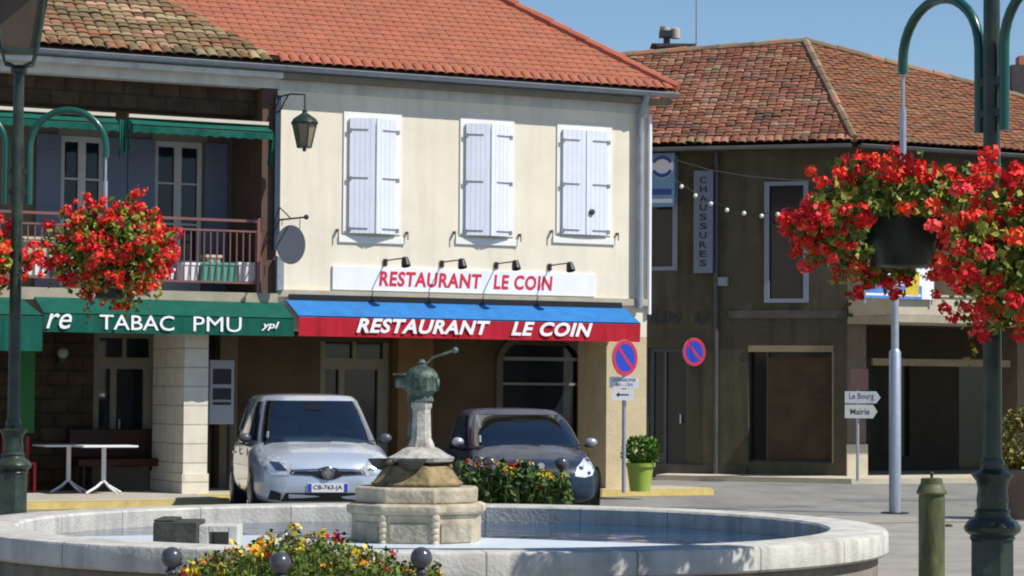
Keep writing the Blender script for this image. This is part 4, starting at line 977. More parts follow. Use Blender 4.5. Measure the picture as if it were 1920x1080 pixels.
# ------------------------------------------------------------------ fountain
FX, FY, FR = -.76, 21.97, 4.09; ZT = .5
t = T('fountain', 'round stone fountain basin with a stone pedestal and old bronze pump', 'fountain', Frame((FX,FY,0), 0))
def ringm(r0, r1, z0, z1, n=96, mb=None):
    mb = mb or MB(); vs = []; fs = []
    pr = [(r1-.02,z0),(r1,z0+.02),(r1,z1-.03),(r1-.012,z1-.008),(r1-.03,z1),(r0+.02,z1),(r0,z1-.02),(r0,z0)]
    m = len(pr)
    for k_ in range(n):
        a = 2*math.pi*k_/n
        for r, z in pr: vs.append((r*math.cos(a), r*math.sin(a), z))
    for k_ in range(n):
        for j in range(m): fs.append((k_*m+j, ((k_+1) % n)*m+j, ((k_+1) % n)*m+(j+1) % m, k_*m+(j+1) % m))
    return mb.add(vs, fs)
cop = M_coping = None
def coping_mat():
    m = mat('coping_concrete', (.42,.40,.36), .85, .16, 3, .4, 30, spec=.25, col2=(.60,.58,.53)); n = m.node_tree.nodes; l = m.node_tree.links
    p = n['Principled BSDF']; src = p.inputs['Base Color'].links[0].from_socket
    tc = n.new('ShaderNodeTexCoord'); sp = n.new('ShaderNodeSeparateXYZ'); l.new(tc.outputs['Object'], sp.inputs[0])
    at = n.new('ShaderNodeMath'); at.operation = 'ARCTAN2'; l.new(sp.outputs[1], at.inputs[0]); l.new(sp.outputs[0], at.inputs[1])
    mu = n.new('ShaderNodeMath'); mu.operation = 'MULTIPLY'; mu.inputs[1].default_value = 22/(2*math.pi); l.new(at.outputs[0], mu.inputs[0])
    fr_ = n.new('ShaderNodeMath'); fr_.operation = 'FRACT'; l.new(mu.outputs[0], fr_.inputs[0])
    gt = n.new('ShaderNodeMath'); gt.operation = 'GREATER_THAN'; gt.inputs[1].default_value = .012; l.new(fr_.outputs[0], gt.inputs[0])
    # vertical drip stains on the face
    st = n.new('ShaderNodeTexNoise'); st.inputs['Scale'].default_value = 1; st.inputs['Detail'].default_value = 5
    mp = n.new('ShaderNodeMapping'); mp.inputs['Scale'].default_value = (7, 7, .6); l.new(tc.outputs['Object'], mp.inputs[0]); l.new(mp.outputs[0], st.inputs['Vector'])
    mr = n.new('ShaderNodeMapRange'); mr.inputs[1].default_value = .45; mr.inputs[2].default_value = .7; mr.inputs[3].default_value = 1; mr.inputs[4].default_value = .72; l.new(st.outputs['Fac'], mr.inputs[0])
    ml = n.new('ShaderNodeMath'); ml.operation = 'MULTIPLY'; l.new(gt.outputs[0], ml.inputs[0]); ml.inputs[1].default_value = .55
    ad = n.new('ShaderNodeMath'); ad.operation = 'ADD'; ad.inputs[1].default_value = .45; l.new(ml.outputs[0], ad.inputs[0])
    m2 = n.new('ShaderNodeMath'); m2.operation = 'MULTIPLY'; l.new(ad.outputs[0], m2.inputs[0]); l.new(mr.outputs[0], m2.inputs[1])
    mx = n.new('ShaderNodeMix'); mx.data_type = 'RGBA'; mx.blend_type = 'MULTIPLY'; mx.inputs[0].default_value = 1
    l.new(src, mx.inputs[6]); l.new(m2.outputs[0], mx.inputs[7]); l.new(mx.outputs[2], p.inputs['Base Color']); return m
t.part(ringm(FR-.52, FR, ZT-.2, ZT), 'coping', coping_mat(), smooth=35)
t.part(ringm(FR-.5, FR-.09, -.02, ZT-.203), 'basin_wall', mat('brown_grey_stone', (.22,.19,.15), .9, .25, 3, .5, streak=.3), smooth=35)
# floor and pale shelf
t.part(MB().lathe([(FR-.45,.05),(FR-.45,.1)], n=64), 'basin_floor', mat('basin_floor', (.10,.12,.13), .8, .2))
rr_ = FR-.5; bd_ = [gnd(x, y, .345)-Vector((FX,FY,0)) for x, y in ((20,1008),(290,1003),(600,1004),(905,1008),(1200,1018),(1480,1028))]
bd_ = [b*(min(1, rr_/math.hypot(b.x,b.y))) for b in bd_]
a1_, a0_ = math.atan2(bd_[-1].y, bd_[-1].x), math.atan2(bd_[0].y, bd_[0].x)
if a1_ > 0: a1_ -= 2*math.pi
if a0_ > 0: a0_ -= 2*math.pi
pp = [(b.x, b.y, .30) for b in bd_] + [(rr_*math.cos(a1_+(a0_-a1_)*i/60), rr_*math.sin(a1_+(a0_-a1_)*i/60), .30) for i in range(61)]
t.part(MB().prism(pp, (0,0,.045)), 'pale_shelf', mat('pale_wet_render', (.58,.66,.72), .35, .06, 3))
mw = bpy.data.materials.new('water'); mw.use_nodes = True; n_ = mw.node_tree.nodes; p_ = n_['Principled BSDF']
p_.inputs['Base Color'].default_value = (.02,.055,.12,1); p_.inputs['Roughness'].default_value = .08; p_.inputs['IOR'].default_value = 1.33; p_.inputs['Specular IOR Level'].default_value = .35
bp = n_.new('ShaderNodeBump'); bp.inputs['Strength'].default_value = .8; bp.inputs['Distance'].default_value = .05
wz = n_.new('ShaderNodeTexNoise'); wz.inputs['Scale'].default_value = 9; mw.node_tree.links.new(wz.outputs['Fac'], bp.inputs['Height']); mw.node_tree.links.new(bp.outputs[0], p_.inputs['Normal'])
wo = MB().lathe([(FR-.5,.2),(FR-.5,.33)], n=64).obj('water', mw); wo.location = (FX,FY,0); wo['kind'] = 'structure'
# pedestal (rotated a little so that a left face shows)
PR = R(20); PX = -.075
def pb(mb, hx, hy, z0, z1, cham=.0, cx=0, cy=0, taper=1.0):
    c, s_ = math.cos(PR), math.sin(PR)
    if cham: base = [(-hx+cham,-hy),(hx-cham,-hy),(hx,-hy+cham),(hx,hy-cham),(hx-cham,hy),(-hx+cham,hy),(-hx,hy-cham),(-hx,-hy+cham)]
    else: base = [(-hx,-hy),(hx,-hy),(hx,hy),(-hx,hy)]
    n = len(base); vs = []
    for z, k_ in ((z0,1),(z1,taper)):
        for x, y in base: x, y = x*k_+cx, y*k_+cy; vs.append((x*c-y*s_+PX, x*s_+y*c, z))
    return mb.add(vs, [tuple(range(n))[::-1], tuple(range(n,2*n))]+[(i,(i+1)%n,n+(i+1)%n,n+i) for i in range(n)])
s1 = F/(FY-.5)
zz = lambda py: dep(785, py, FY-.45).z
hw_ = .5
fs_ = M_fstone
PZ = [zz(1030), zz(966), zz(945), zz(915)]
def octa(prof, n=8): return MB().lathe(prof, (PX,0,0), n, rot=R(-27.5))
t.part(octa([(.60,.2),(.60,PZ[1]-.02),(.615,PZ[1])]), 'pedestal', fs_, bevel=.012)
t.part(octa([(.63,PZ[1]+.002),(.648,PZ[1]+.03),(.648,PZ[2]-.02),(.60,PZ[2])]), 'cornice', fs_, bevel=.01)
t.part(octa([(.565,PZ[2]+.002),(.57,PZ[3]-.02),(.55,PZ[3])]), 'top_block', fs_, bevel=.012)
for nrm in (-50, -95, -140):          # raised panels and carved corners
    c_, s_ = math.cos(R(nrm)), math.sin(R(nrm)); ap_ = .60*math.cos(R(22.5)); w_ = .17
    P = lambda a, o, z: (PX+c_*(ap_+o)-s_*a, s_*(ap_+o)+c_*a, z)
    t.part(MB().prism([P(-w_,.003,PZ[1]-.24),P(w_,.003,PZ[1]-.24),P(w_,.003,PZ[1]-.07),P(-w_,.003,PZ[1]-.07)], (c_*.012,s_*.012,0)), 'carved_panel', mat('carved_stone', (.34,.30,.23), .9, .3, 9, .8, 22, streak=.4), bevel=.005)
for va in (-72.5, -117.5):
    q_ = MB()
    for k_ in range(5): q_.sphere((PX+.60*math.cos(R(va)), .60*math.sin(R(va)), PZ[1]-.02-.055*k_), .045-.004*k_, 10, 6)
    t.part(q_, 'corner_carving', fs_, smooth=True)
# weathered steps, neck and flange under the column
z0 = PZ[3]; zy = lambda py: dep(790, py, FY-.2).z
t.part(octa([(.42,z0),(.43,z0+.03),(.40,z0+.05),(.30,zy(874)),(.22,zy(872))]), 'rocky_tier', M_lichen, bevel=.01)
rnd = random.Random(9); rk = MB(); rk.lathe([(.21,zy(876)),(.17,zy(868)),(.18,zy(858))], (PX,0,0), 8)
for k_ in range(14):
    a = rnd.uniform(0,6.28); r = rnd.uniform(.17,.30); q_ = rnd.uniform(.03,.07)
    rk.sphere((PX+r*math.cos(a), r*math.sin(a), zy(877)+rnd.uniform(0,.06)), q_, 9, 6, (1.3,1,.7))
t.part(rk, 'mossy_neck', mat('mossy_dark_stone', (.045,.04,.025), .9, .4, 8, .9, 16, col2=(.20,.15,.08)), smooth=50)
bw_ = MB()
for a in (188, 262): bw_.lathe([(.03,-.05),(.09,-.02),(.13,.04),(.14,.05),(.11,.04)], (PX+.31*math.cos(R(a)), .31*math.sin(R(a)), zy(872)), 16)

t.part(bw_, 'bowls', mat('wet_dark_stone', (.05,.055,.05), .4, .3), smooth=True)
cx0 = (dep(790,800,FY).x-FX)
zf0 = dep(790,862,FY).z; zf1 = dep(790,838,FY).z; zc1 = dep(790,758,FY).z
t.part(MB().lathe([(.20,zf0-.03),(.31,zf0-.01),(.32,zf0+.02),(.25,zf0+.05),(.18,zf1-.02),(.13,zf1),(.12,zf1+.03),(.095,zf1+.08),(.085,zc1-.05),(.10,zc1-.02),(.10,zc1+.02)], (cx0,0,0), 8, rot=R(22.5)), 'column', mat('pale_column_stone', (.20,.19,.16), .85, .25, 7, .8, 20, col2=(.60,.57,.51), streak=.5), smooth=25)
# bronze pump
MBZ = mat('verdigris_bronze', (.015,.028,.022), .55, .4, 7, .9, 20, metal=.2, col2=(.15,.20,.16))
z_ = lambda py: dep(790, py, FY).z
x_ = lambda px: dep(px, 740, FY).x-FX
pm = MB()
pm.lathe([(.10,zc1+.015),(.12,zc1+.03),(.10,zc1+.09),(.09,z_(746)),(.11,z_(739)),(.145,z_(733)),(.14,z_(713)),(.155,z_(708)),(.15,z_(700)),(.115,z_(692)),(.06,z_(687)),(.03,z_(684)),(.04,z_(680)),(.02,z_(674))], (cx0+.0,0,0), 8, rot=R(22.5))
for a_ in range(0, 360, 45): pm.box((cx0+.135*math.cos(R(a_))-.018,.135*math.sin(R(a_))-.018,z_(733)),(cx0+.135*math.cos(R(a_))+.018,.135*math.sin(R(a_))+.018,z_(706)))
pump = t.part(pm, 'pump_head', MBZ, smooth=35)
sp_ = MB(); sp_.box((x_(741),-.045,z_(728)),(cx0-.1,.045,z_(706))); t.part(sp_, 'spout', MBZ, pump, bevel=.02)
t.part(MB().box((x_(737),-.06,z_(704)),(cx0-.05,.06,z_(700))), 'spout_lid', MBZ, pump)
t.part(MB().tube([(cx0+.02,0,z_(686)),(x_(812),0,z_(670)),(x_(850),0,z_(657))], .012, 10).sphere((x_(853),0,z_(656)),.028), 'lever', MBZ, pump, smooth=True)
t.part(MB().tube([(x_(771),0,z_(726)),(x_(768),-.02,z_(745)),(x_(771),-.02,z_(775)),(x_(769),-.02,z_(820))], .022, 10), 'drain_pipe', MBZ, pump, smooth=True)
g = MB().lathe([(.03,-.02),(.045,0),(.03,.02)], (cx0+.14,-.02,z_(718)), 10, axis=(1,0,0)); t.part(g, 'side_knob', MBZ, pump)
# block inside the basin, left
a = dep(290,1018,19.6); b = dep(372,978,19.6); c_ = dep(445,986,19.6)
t = T('stone_trough', 'dark stone block with a small pale open frame inside the basin', 'stone block', None, (a.x,19.6,.3))
t.part(MB().box((a.x,19.5,.3),(b.x,20.05,b.z)).box((a.x,19.52,b.z),(a.x+.16,20.03,b.z+.02)), 'block', mat('dark_block_stone', (.05,.05,.042), .9, .4, 8, .6, 20), bevel=.012)
g = MB(); g.box((b.x+.003,19.6,.3),(b.x+.08,20.0,c_.z)); g.box((c_.x-.07,19.6,.3),(c_.x,20.0,c_.z)); g.box((b.x+.083,19.6,c_.z-.05),(c_.x-.073,20.0,c_.z+.0)); g.box((b.x+.083,19.95,.3),(c_.x-.073,20.0,c_.z-.053))
t.part(g, 'frame', M_concrete, bevel=.005)

# ------------------------------------------------------------------ ball posts
blabs = ['leftmost ball topped post in front of the fountain', 'ball topped post standing among the yellow flowers in front', 'ball topped post right of the front flowers, below the stone pedestal', 'distant ball topped post at the left of the planting before the dark car', 'distant ball topped post in front of the dark car bonnet']
first = None
for (px, py, Y), lab in zip(((322,1046,15.2),(525,1056,14.8),(790,1046,15.2),(918,868,28.5),(1053,870,28.5)), blabs):
    c_ = dep(px, py, Y); r = .068 if Y < 20 else .085
    t = T('ball_post', lab, 'post', None, (c_.x, Y, 0), 'steel posts with ball tops')
    t.part(MB().sphere((c_.x,Y,c_.z), r, 20, 12), 'ball', mat('grey_painted_steel', (.055,.055,.065), .28, .15, 20, coat=.5), smooth=True)
    t.part(MB().lathe([(.03,0),(.03,c_.z-r-.03),(.045,c_.z-r-.02),(.02,c_.z-r+.01)], (c_.x,Y,0), 14), 'shaft', MATS['grey_painted_steel'], smooth=35)

# ------------------------------------------------------------------ flower beds
def flowers(label, x0, x1, y0, y1, hfun, nl, nf, cols, seed, name='flower_bed', leafc=GREENS, ls=.035, fr_=.03, z0=0.0):
    rnd = random.Random(seed); t = T(name, label, 'flower bed', None, ((x0+x1)/2, (y0+y1)/2, z0))
    lv = MB(); pts = []
    for _ in range(nl):
        x = rnd.uniform(x0,x1); y = rnd.uniform(y0,y1); h = hfun(x)*(.8+.25*math.sin(x*17+y*9)*.5+.2*rnd.random()); pts.append((x,y,z0+.05+h*rnd.random()**.6))
    leaves(lv, pts, ls, leafc, rnd, 2)
    # upright grassy blades
    for _ in range(nl//2):
        x = rnd.uniform(x0,x1); y = rnd.uniform(y0,y1); h = hfun(x)*rnd.uniform(.75,1.12); w = .006; a = rnd.uniform(0,3.14); v = rnd.uniform(.7,1.3); c = rnd.choice(leafc); c = tuple(q*v for q in c)
        dx_, dy_ = w*math.cos(a), w*math.sin(a); lx, ly = rnd.uniform(-.06,.06), rnd.uniform(-.06,.06)
        lv.add([(x-dx_,y-dy_,z0),(x+dx_,y+dy_,z0),(x+dx_*.7+lx*.4,y+dy_*.7+ly*.4,z0+h*.6),(x+lx,y+ly,z0+h),(x-dx_*.7+lx*.4,y-dy_*.7+ly*.4,z0+h*.6)], [(0,1,2,4),(4,2,3)], c)
    t.part(lv, 'foliage', M_leaf)
    bl = MB()
    for _ in range(nf):
        x = rnd.uniform(x0,x1); y = rnd.uniform(y0,y1); h = hfun(x)*rnd.uniform(.82,1.15); c = rnd.choice(cols); r = fr_*rnd.uniform(.7,1.3)
        bloom(bl, (x,y,z0+h), r, [c], rnd, 12)
    t.part(bl, 'blossoms', M_petal)
    return t
YEL = (.75,.50,.02)
xa, xb = dep(330,1060,15.5).x, dep(815,1060,15.5).x
def hf(x):
    f = (x-xa)/(xb-xa); zt = .53+.14*math.exp(-((f-.45)/.22)**2)-.10*max(0,(f-.75)/.25)-.06*max(0,(.2-f)/.2); return zt
flowers('low bed of yellow, orange and red flowers in the front centre', xa, xb, 15.3, 16.6, hf, 7500, 70, [YEL,YEL,YEL,(.72,.30,.02),(.55,.02,.04),(.25,.01,.03),(.7,.65,.62)], 31, leafc=[(.12,.20,.03),(.09,.16,.02),(.18,.25,.04),(.19,.13,.04),(.06,.10,.015)], ls=.02, fr_=.05)
xa2, xb2 = dep(862,900,28.2).x, dep(1068,900,28.2).x
hf2 = lambda x: .78-.16*max(0,(x-xa2-.75)/.5)
flowers('bushy bed of purple, yellow and red flowers between fountain and dark car', xa2, xb2, 27.6, 28.4, hf2, 3000, 40, [YEL,YEL,YEL,YEL,(.18,.05,.26),(.50,.02,.03),(.55,.03,.03),(.72,.4,.02)], 32, leafc=[(.08,.14,.03),(.055,.10,.022),(.14,.20,.05),(.03,.055,.015)], ls=.045, fr_=.05, z0=.0)

# ------------------------------------------------------------------ bar furniture
def table(label, px, Y, base_py, w, d, group):
    c_ = dep(px, base_py, Y); fr = Frame((c_.x, Y, .12), R(26.5)); t = T('cafe_table', label, 'table', fr, group=group)
    m_ = mat('white_table_plastic', (.72,.72,.74), .5, .04)
    t.part(MB().box((-w/2,-d/2,.70),(w/2,d/2,.73)), 'tabletop', m_, bevel=.008)
    for x in (-w*.0-.0,):
        t.part(MB().tube([(x,0,.16),(x,0,.70)], .035, 12), 'leg', m_, smooth=True)
        g = MB()
        for a in (20, 110, 200, 290): g.tube([(x,0,.2),(x+.14*math.cos(R(a)),.14*math.sin(R(a)),.10),(x+.32*math.cos(R(a)),.32*math.sin(R(a)),.015)], .018, 8)
        t.part(g, 'foot', m_, smooth=True)
    return t
table('white cafe table half in sunlight left of the stone pier', 194, 36.95, 920, .85, .7, 'cafe tables under the arcade')
table('white cafe table in shade behind the sunlit one', 128, 37.3, 918, .95, .7, 'cafe tables under the arcade')
fr = Frame(A.world(A.u(235,-1.4), 1.42, .12), A.rot)
t = T('bench', 'dark red padded bench against the shaded arcade wall', 'bench', fr)
t.part(MB().box((-.8,-.25,.38),(.6,.25,.5)), 'seat', mat('dark_red_vinyl', (.04,.011,.006), .5, .1), bevel=.02)
t.part(MB().box((-.8,.25,.5),(.6,.32,.95)), 'backrest', mat('dark_red_vinyl', (.04,.011,.006), .5, .1), bevel=.02)
for x in (-.7,.5):
    for y in (-.18,.2): t.part(MB().box((x-.02,y-.02,0),(x+.02,y+.02,.38)), 'leg', M_black)
u_, z_1 = A.at(412, 675, -.9); _, z_0 = A.at(412, 795, -.9)
fr = Frame(A.world(u_, .9, .12), A.rot)
t = T('display_cabinet', 'grey metal display cabinet on legs beside the stone pier', 'cabinet', fr)
t.part(MB().box((-.2,-.12,z_0-.12),(.2,.12,z_1-.12)), 'case', mat('grey_cabinet', (.34,.37,.42), .5, .08), bevel=.01)
for a_, b_ in ((.62,.86),(.38,.56),(.30,.34)): t.part(MB().box((-.15,-.128,z_0-.12+(z_1-z_0)*a_),(.15,-.122,z_0-.12+(z_1-z_0)*b_)), 'panel', M_black)
for x in (-.16,.16): t.part(MB().box((x-.02,-.02,0),(x+.02,.02,z_0-.12)), 'leg', M_black)
fr = Frame(A.world(A.u(48,-1.0), 1.0, .12), A.rot)
t = T('green_panel', 'dark green upright panel behind the left lamp post', 'panel', fr)
t.part(MB().box((-.09,0,.9),(.14,.05,2.2)), 'board', mat('green_board', (.01,.12,.02), .6)); t.part(MB().box((-.02,0,0),(.02,.05,.9)), 'stand', M_black)
fr = Frame(A.world(A.u(34,-1.2,860), 1.1, .12), A.rot)
t = T('red_chair', 'red plastic chair mostly hidden behind the left lamp post', 'chair', fr)
mr_ = mat('red_plastic', (.5,.03,.03), .4)
t.part(MB().box((-.22,-.2,.42),(.2,.22,.46)), 'seat', mr_, bevel=.01); t.part(MB().box((-.22,.2,.46),(.2,.24,.85)), 'backrest', mr_, bevel=.01)
for x in (-.2,.18):
    for y in (-.18,.2): t.part(MB().box((x-.018,y-.018,0),(x+.018,y+.018,.42)), 'leg', mr_)
u_, z_ = A.at(118, 665, -BK+.2)
t = T('wall_lamp', 'small pale wall lamp inside the dark arcade left of the door', 'lamp', A, (u_,BK-.2,z_))
t.part(MB().box((u_-.05,BK-.2,z_-.12),(u_+.05,BK-.003,z_-.02)), 'bracket', M_iron); t.part(MB().sphere((u_,BK-.2,z_+.03),.09), 'globe', mat('dull_globe', (.3,.3,.27), .5))

# ------------------------------------------------------------------ cars
def car(kind, label, loc, rot, P):
    fr = Frame(loc, rot); t = T(kind, label, 'car', fr); mpaint = P['paint']; L, Wd = P['L'], P['W']
    st = P['st']; ys = np.array([s_[0] for s_ in st]); 
    def itp(y, k_): return float(np.interp(y, ys, [s_[k_] for s_ in st]))
    yy = sorted(set(list(np.linspace(0,.5,14))+list(np.linspace(.5,L-.4,26))+list(np.linspace(L-.4,L,10))))
    # smooth the tables
    def sm(y, k_): return (itp(y,k_)*2+itp(max(0,y-.04),k_)+itp(min(L,y+.04),k_))/4
    n = 44; vs = []; ex = .42
    for y in yy:
        w, b, tp = sm(y,1), sm(y,2), sm(y,3); mz, hz = (b+tp)/2, (tp-b)/2
        for k_ in range(n):
            a = 2*math.pi*k_/n; c_, s_ = math.cos(a), math.sin(a)
            x = w*math.copysign(abs(c_)**ex, c_); z = mz+hz*math.copysign(abs(s_)**ex, s_)
            if s_ > 0: z += .035*(1-(x/w)**2); 
            if s_ > .3: x *= 1-.05*(s_-.3)
            vs.append((x, y, z))
    N = len(yy); fs = [(j*n+k_, (j+1)*n+k_, (j+1)*n+(k_+1) % n, j*n+(k_+1) % n) for j in range(N-1) for k_ in range(n)]
    fs += [tuple(range(n)), tuple(range((N-1)*n, N*n))[::-1]]
    hb_ = MB().add(vs, fs); body = t.part(hb_, 'body', mpaint, smooth=50)
    bvh = BVHTree.FromPolygons([Vector(v) for v in vs], fs)
    # greenhouse: stacked horizontal outlines
    G = P['G']; zs_ = np.array([g_[0] for g_ in G])
    def gi(z, k_): return float(np.interp(z, zs_, [g_[k_] for g_ in G]))
    def outline(z, a, off=0):
        yf, yr, w = gi(z,1), gi(z,2), gi(z,3); c_, s_ = math.cos(a), math.sin(a); e = .40
        x = w*math.copysign(abs(c_)**e, c_); y = (yf+yr)/2+(yr-yf)/2*math.copysign(abs(s_)**(e if s_ > 0 else .5), s_)
        nx, ny = c_, s_; return (x+nx*off, y+ny*off, z+off*.3)
    z0, z1 = G[0][0], G[-1][0]; lv = list(np.linspace(z0, z1, 12)); m = 72; vs = []
    for z in lv: vs += [outline(z, 2*math.pi*k_/m) for k_ in range(m)]
    for sc_, dz in ((.94,.012),(.8,.026),(.5,.038),(.05,.044)):
        yc = (gi(z1,1)+gi(z1,2))/2
        for k_ in range(m): p = outline(z1, 2*math.pi*k_/m); vs.append((p[0]*sc_, yc+(p[1]-yc)*sc_, z1+dz))
    NL = len(lv)+4; fs = [(j*m+k_, j*m+(k_+1) % m, (j+1)*m+(k_+1) % m, (j+1)*m+k_) for j in range(NL-1) for k_ in range(m)] + [tuple(range((NL-1)*m, NL*m))]
    def opn(f):
        c_ = [vs[i] for i in f]; zc_ = [p[2] for p in c_]
        k_ = f[0] % m; an = (k_+.5)*360/m
        return len(f) == 4 and f[0]//m < 11 and min(zc_) > z0+.02 and max(zc_) < z1-.03 and 228 < an < 312
    t.part(MB().add(vs, [f for f in fs if not opn(f)]), 'cabin', mpaint, body, smooth=40)
    yc_ = (gi(z0,1)+gi(z0,2))/2
    t.part(MB().add([(v[0]*.95, yc_+(v[1]-yc_)*.97, v[2]-.02) for v in vs], [f for f in fs if not opn(f)]), 'lining', mat('dark_lining', (.03,.03,.033), .9), body)
    inn = mat('seat_fabric', (.05,.05,.055), .9, .2, 8); yb = gi(z0,1)
    t.part(MB().box((-Wd*.8,yb+.12,z0-.05),(Wd*.8,yb+.6,z0+.035)), 'dashboard', M_black, body, bevel=.02)
    sh_ = (z1-z0)
    for x in (-.38,.38):
        st_ = t.part(MB().box((x-.23,yb+1.25,z0-.1),(x+.23,yb+1.40,z0+sh_*.52)), 'front_seat', inn, body, bevel=.05)
        t.part(MB().box((x-.12,yb+1.28,z0+sh_*.58),(x+.12,yb+1.38,z0+sh_*.85)), 'headrest', inn, st_, bevel=.04)
    t.part(MB().box((-.6,yb+2.1,z0-.1),(.6,yb+2.25,z0+sh_*.45)), 'rear_seat', inn, body, bevel=.05)
    t.part(MB().tube([(.38+.18*math.cos(R(a)),yb+.72-.06*math.sin(R(a)),z0+.02+.17*math.sin(R(a))) for a in range(0,361,20)], .014, 8), 'steering_wheel', M_black, body)
    t.part(MB().box((-.11,yb+.75,z1-.17),(.11,yb+.77,z1-.11)), 'rear_view_mirror', M_black, body)
    def patch(a0_, a1_, za, zb_, off, name, m_, nu=14, nv=6, parent=None):
        q = MB(); V = []
        for j in range(nv+1):
            for i in range(nu+1): V.append(outline(za+(zb_-za)*j/nv, R(a0_+(a1_-a0_)*i/nu), off))
        q.add(V, [(j*(nu+1)+i, j*(nu+1)+i+1, (j+1)*(nu+1)+i+1, (j+1)*(nu+1)+i) for j in range(nv) for i in range(nu)])
        return t.part(q, name, m_, parent, smooth=True)
    zg0, zg1 = z0+.03, z1-.055
    ws = patch(226, 314, zg0, zg1, .007, 'windscreen', M_ws, 24, 8)
    patch(66, 114, zg0+.1, zg1, .007, 'rear_window', P['glass'])
    for s_ in ((183,217),(152,179),(-37,-3),(1,28)): patch(s_[0], s_[1], zg0+.02, zg1-.02, .006, 'side_window', P['glass'])
    # wipers, sticker
    wp = MB()
    for xw in (-.35, .25): p = outline(zg0, R(270)); wp.tube([(xw,p[1]-.02+.05*abs(xw),zg0+.0),(xw+.5,p[1]-.005+.1*abs(xw+.5),zg0+.03)], .009, 6)
    t.part(wp, 'wipers', M_black, ws)
    p = outline(zg0+.08, R(232)); q = outline(zg0+.15, R(232)); q2 = outline(zg0+.15, R(234.5)); p2_ = outline(zg0+.08, R(234.5))
    t.part(MB().face([(v[0]*.97, v[1]-.013, v[2]) for v in (p,p2_,q2,q)]) or MB(), 'x', M_white) if False else None
    sm_ = MB(); sm_.face([(v[0], v[1]-.014, v[2]) for v in (outline(zg0+.06,R(235)), outline(zg0+.06,R(238.5)), outline(zg0+.15,R(238.5)), outline(zg0+.15,R(235)))]); t.part(sm_, 'sticker', mat('sticker', (.5,.6,.62), .6), ws)
    # interior hints: mirror behind glass is left to reflections
    def decal(poly, off, name, m_, parent=None, sub=5, thick=0):
        import bmesh
        bm = bmesh.new(); f = bm.faces.new([bm.verts.new((x, -1, z)) for x, z in poly]); bmesh.ops.triangulate(bm, faces=[f])
        for _ in range(sub):
            lg = [e for e in bm.edges if e.calc_length() > .04]
            if not lg: break
            bmesh.ops.subdivide_edges(bm, edges=lg, cuts=1)
        bmesh.ops.triangulate(bm, faces=bm.faces[:])
        bm.verts.index_update(); V = []
        for v in bm.verts:
            h = bvh.ray_cast(Vector((v.co.x, -1, v.co.z)), Vector((0,1,0)))
            V.append((v.co.x, (h[0].y if h[0] else .3)-off, v.co.z))
        F_ = [tuple(x.index for x in f.verts) for f in bm.faces]; bm.free()
        o = t.part(MB().add(V, F_), name, m_, parent, smooth=60); return o
    for d in P['decals']:
        poly, off, name, m_ = d[:4]
        if len(d) > 4: 
            for s_ in (1,-1):
                o_ = decal([(x*s_, z) for x, z in poly][::s_], off, name, m_)
                for dd in d[4]: decal([(x*s_, z) for x, z in dd[0]][::s_], dd[1], dd[2], dd[3], o_)
        else: decal(poly, off, name, m_)
    # emblem
    ez, er = P['emb']; h = bvh.ray_cast(Vector((0,-1,ez)), Vector((0,1,0))); ey = h[0].y-.03
    e_ = t.part(MB().lathe([(er,0),(er,.02),(er*.85,.03)], (0,ey+.03,ez), 24, axis=(0,-1,0)), 'emblem', P['embm'], smooth=35)
    if P.get('diamond'):
        a_, b_ = er*.62, er*.85
        t.part(MB().prism([(0,ey-.004,ez-b_),(a_,ey-.004,ez),(0,ey-.004,ez+b_),(-a_,ey-.004,ez)],(0,-.01,0)), 'diamond', mat('chrome', (.75,.75,.78), .12, .02, metal=1), e_)
    # plate
    pz = P['plate']; h = bvh.ray_cast(Vector((0,-1,pz)), Vector((0,1,0))); py = h[0].y-.02
    pl_ = t.part(MB().box((-.26,py-.005,pz-.055),(.26,py+.04,pz+.055)), 'number_plate', mat('plate_white', (.7,.7,.72), .5))
    t.part(MB().box((-.258,py-.007,pz-.053),(-.21,py-.0055,pz+.053)).box((.21,py-.007,pz-.053),(.258,py-.0055,pz+.053)), 'plate_bands', mat('plate_blue', (.02,.06,.4), .5), pl_)
    t.part(textmesh(P['reg'], -.19, pz-.036, .38, .072, py-.0075, .015), 'plate_text', M_black, pl_)
    # wheels
    for x in (-1, 1):
        for y in P['wy']:
            w = t.part(MB().lathe([(.20,-.1),(.30,-.1),(.32,-.08),(.32,.08),(.30,.1),(.20,.1)], (x*(Wd-.10),y,.32), 28, axis=(1,0,0)), 'wheel', M_rubber, smooth=35)
            g_ = MB().lathe([(.20,-.02),(.20,.012),(.17,.02),(.03,.03)], (x*(Wd-.005),y,.32), 20, axis=(x,0,0)); t.part(g_, 'rim', mat('alloy', (.4,.4,.42), .35, .1, metal=.8), w, smooth=20)
            g_ = MB(); K_ = 24
            for i in range(K_):
                a, b = math.pi*i/K_-.1, math.pi*(i+1)/K_-.1
                if i == K_-1: b = math.pi+.1
                g_.face([(x*(Wd+.004),y+.37*math.cos(a),.30+.37*math.sin(a)),(x*(Wd+.004),y+.37*math.cos(b),.30+.37*math.sin(b)),(x*(Wd+.004),y+.32*math.cos(b),.30+.32*math.sin(b)),(x*(Wd+.004),y+.32*math.cos(a),.30+.32*math.sin(a))])
            t.part(g_, 'wheel_arch', M_black, body)
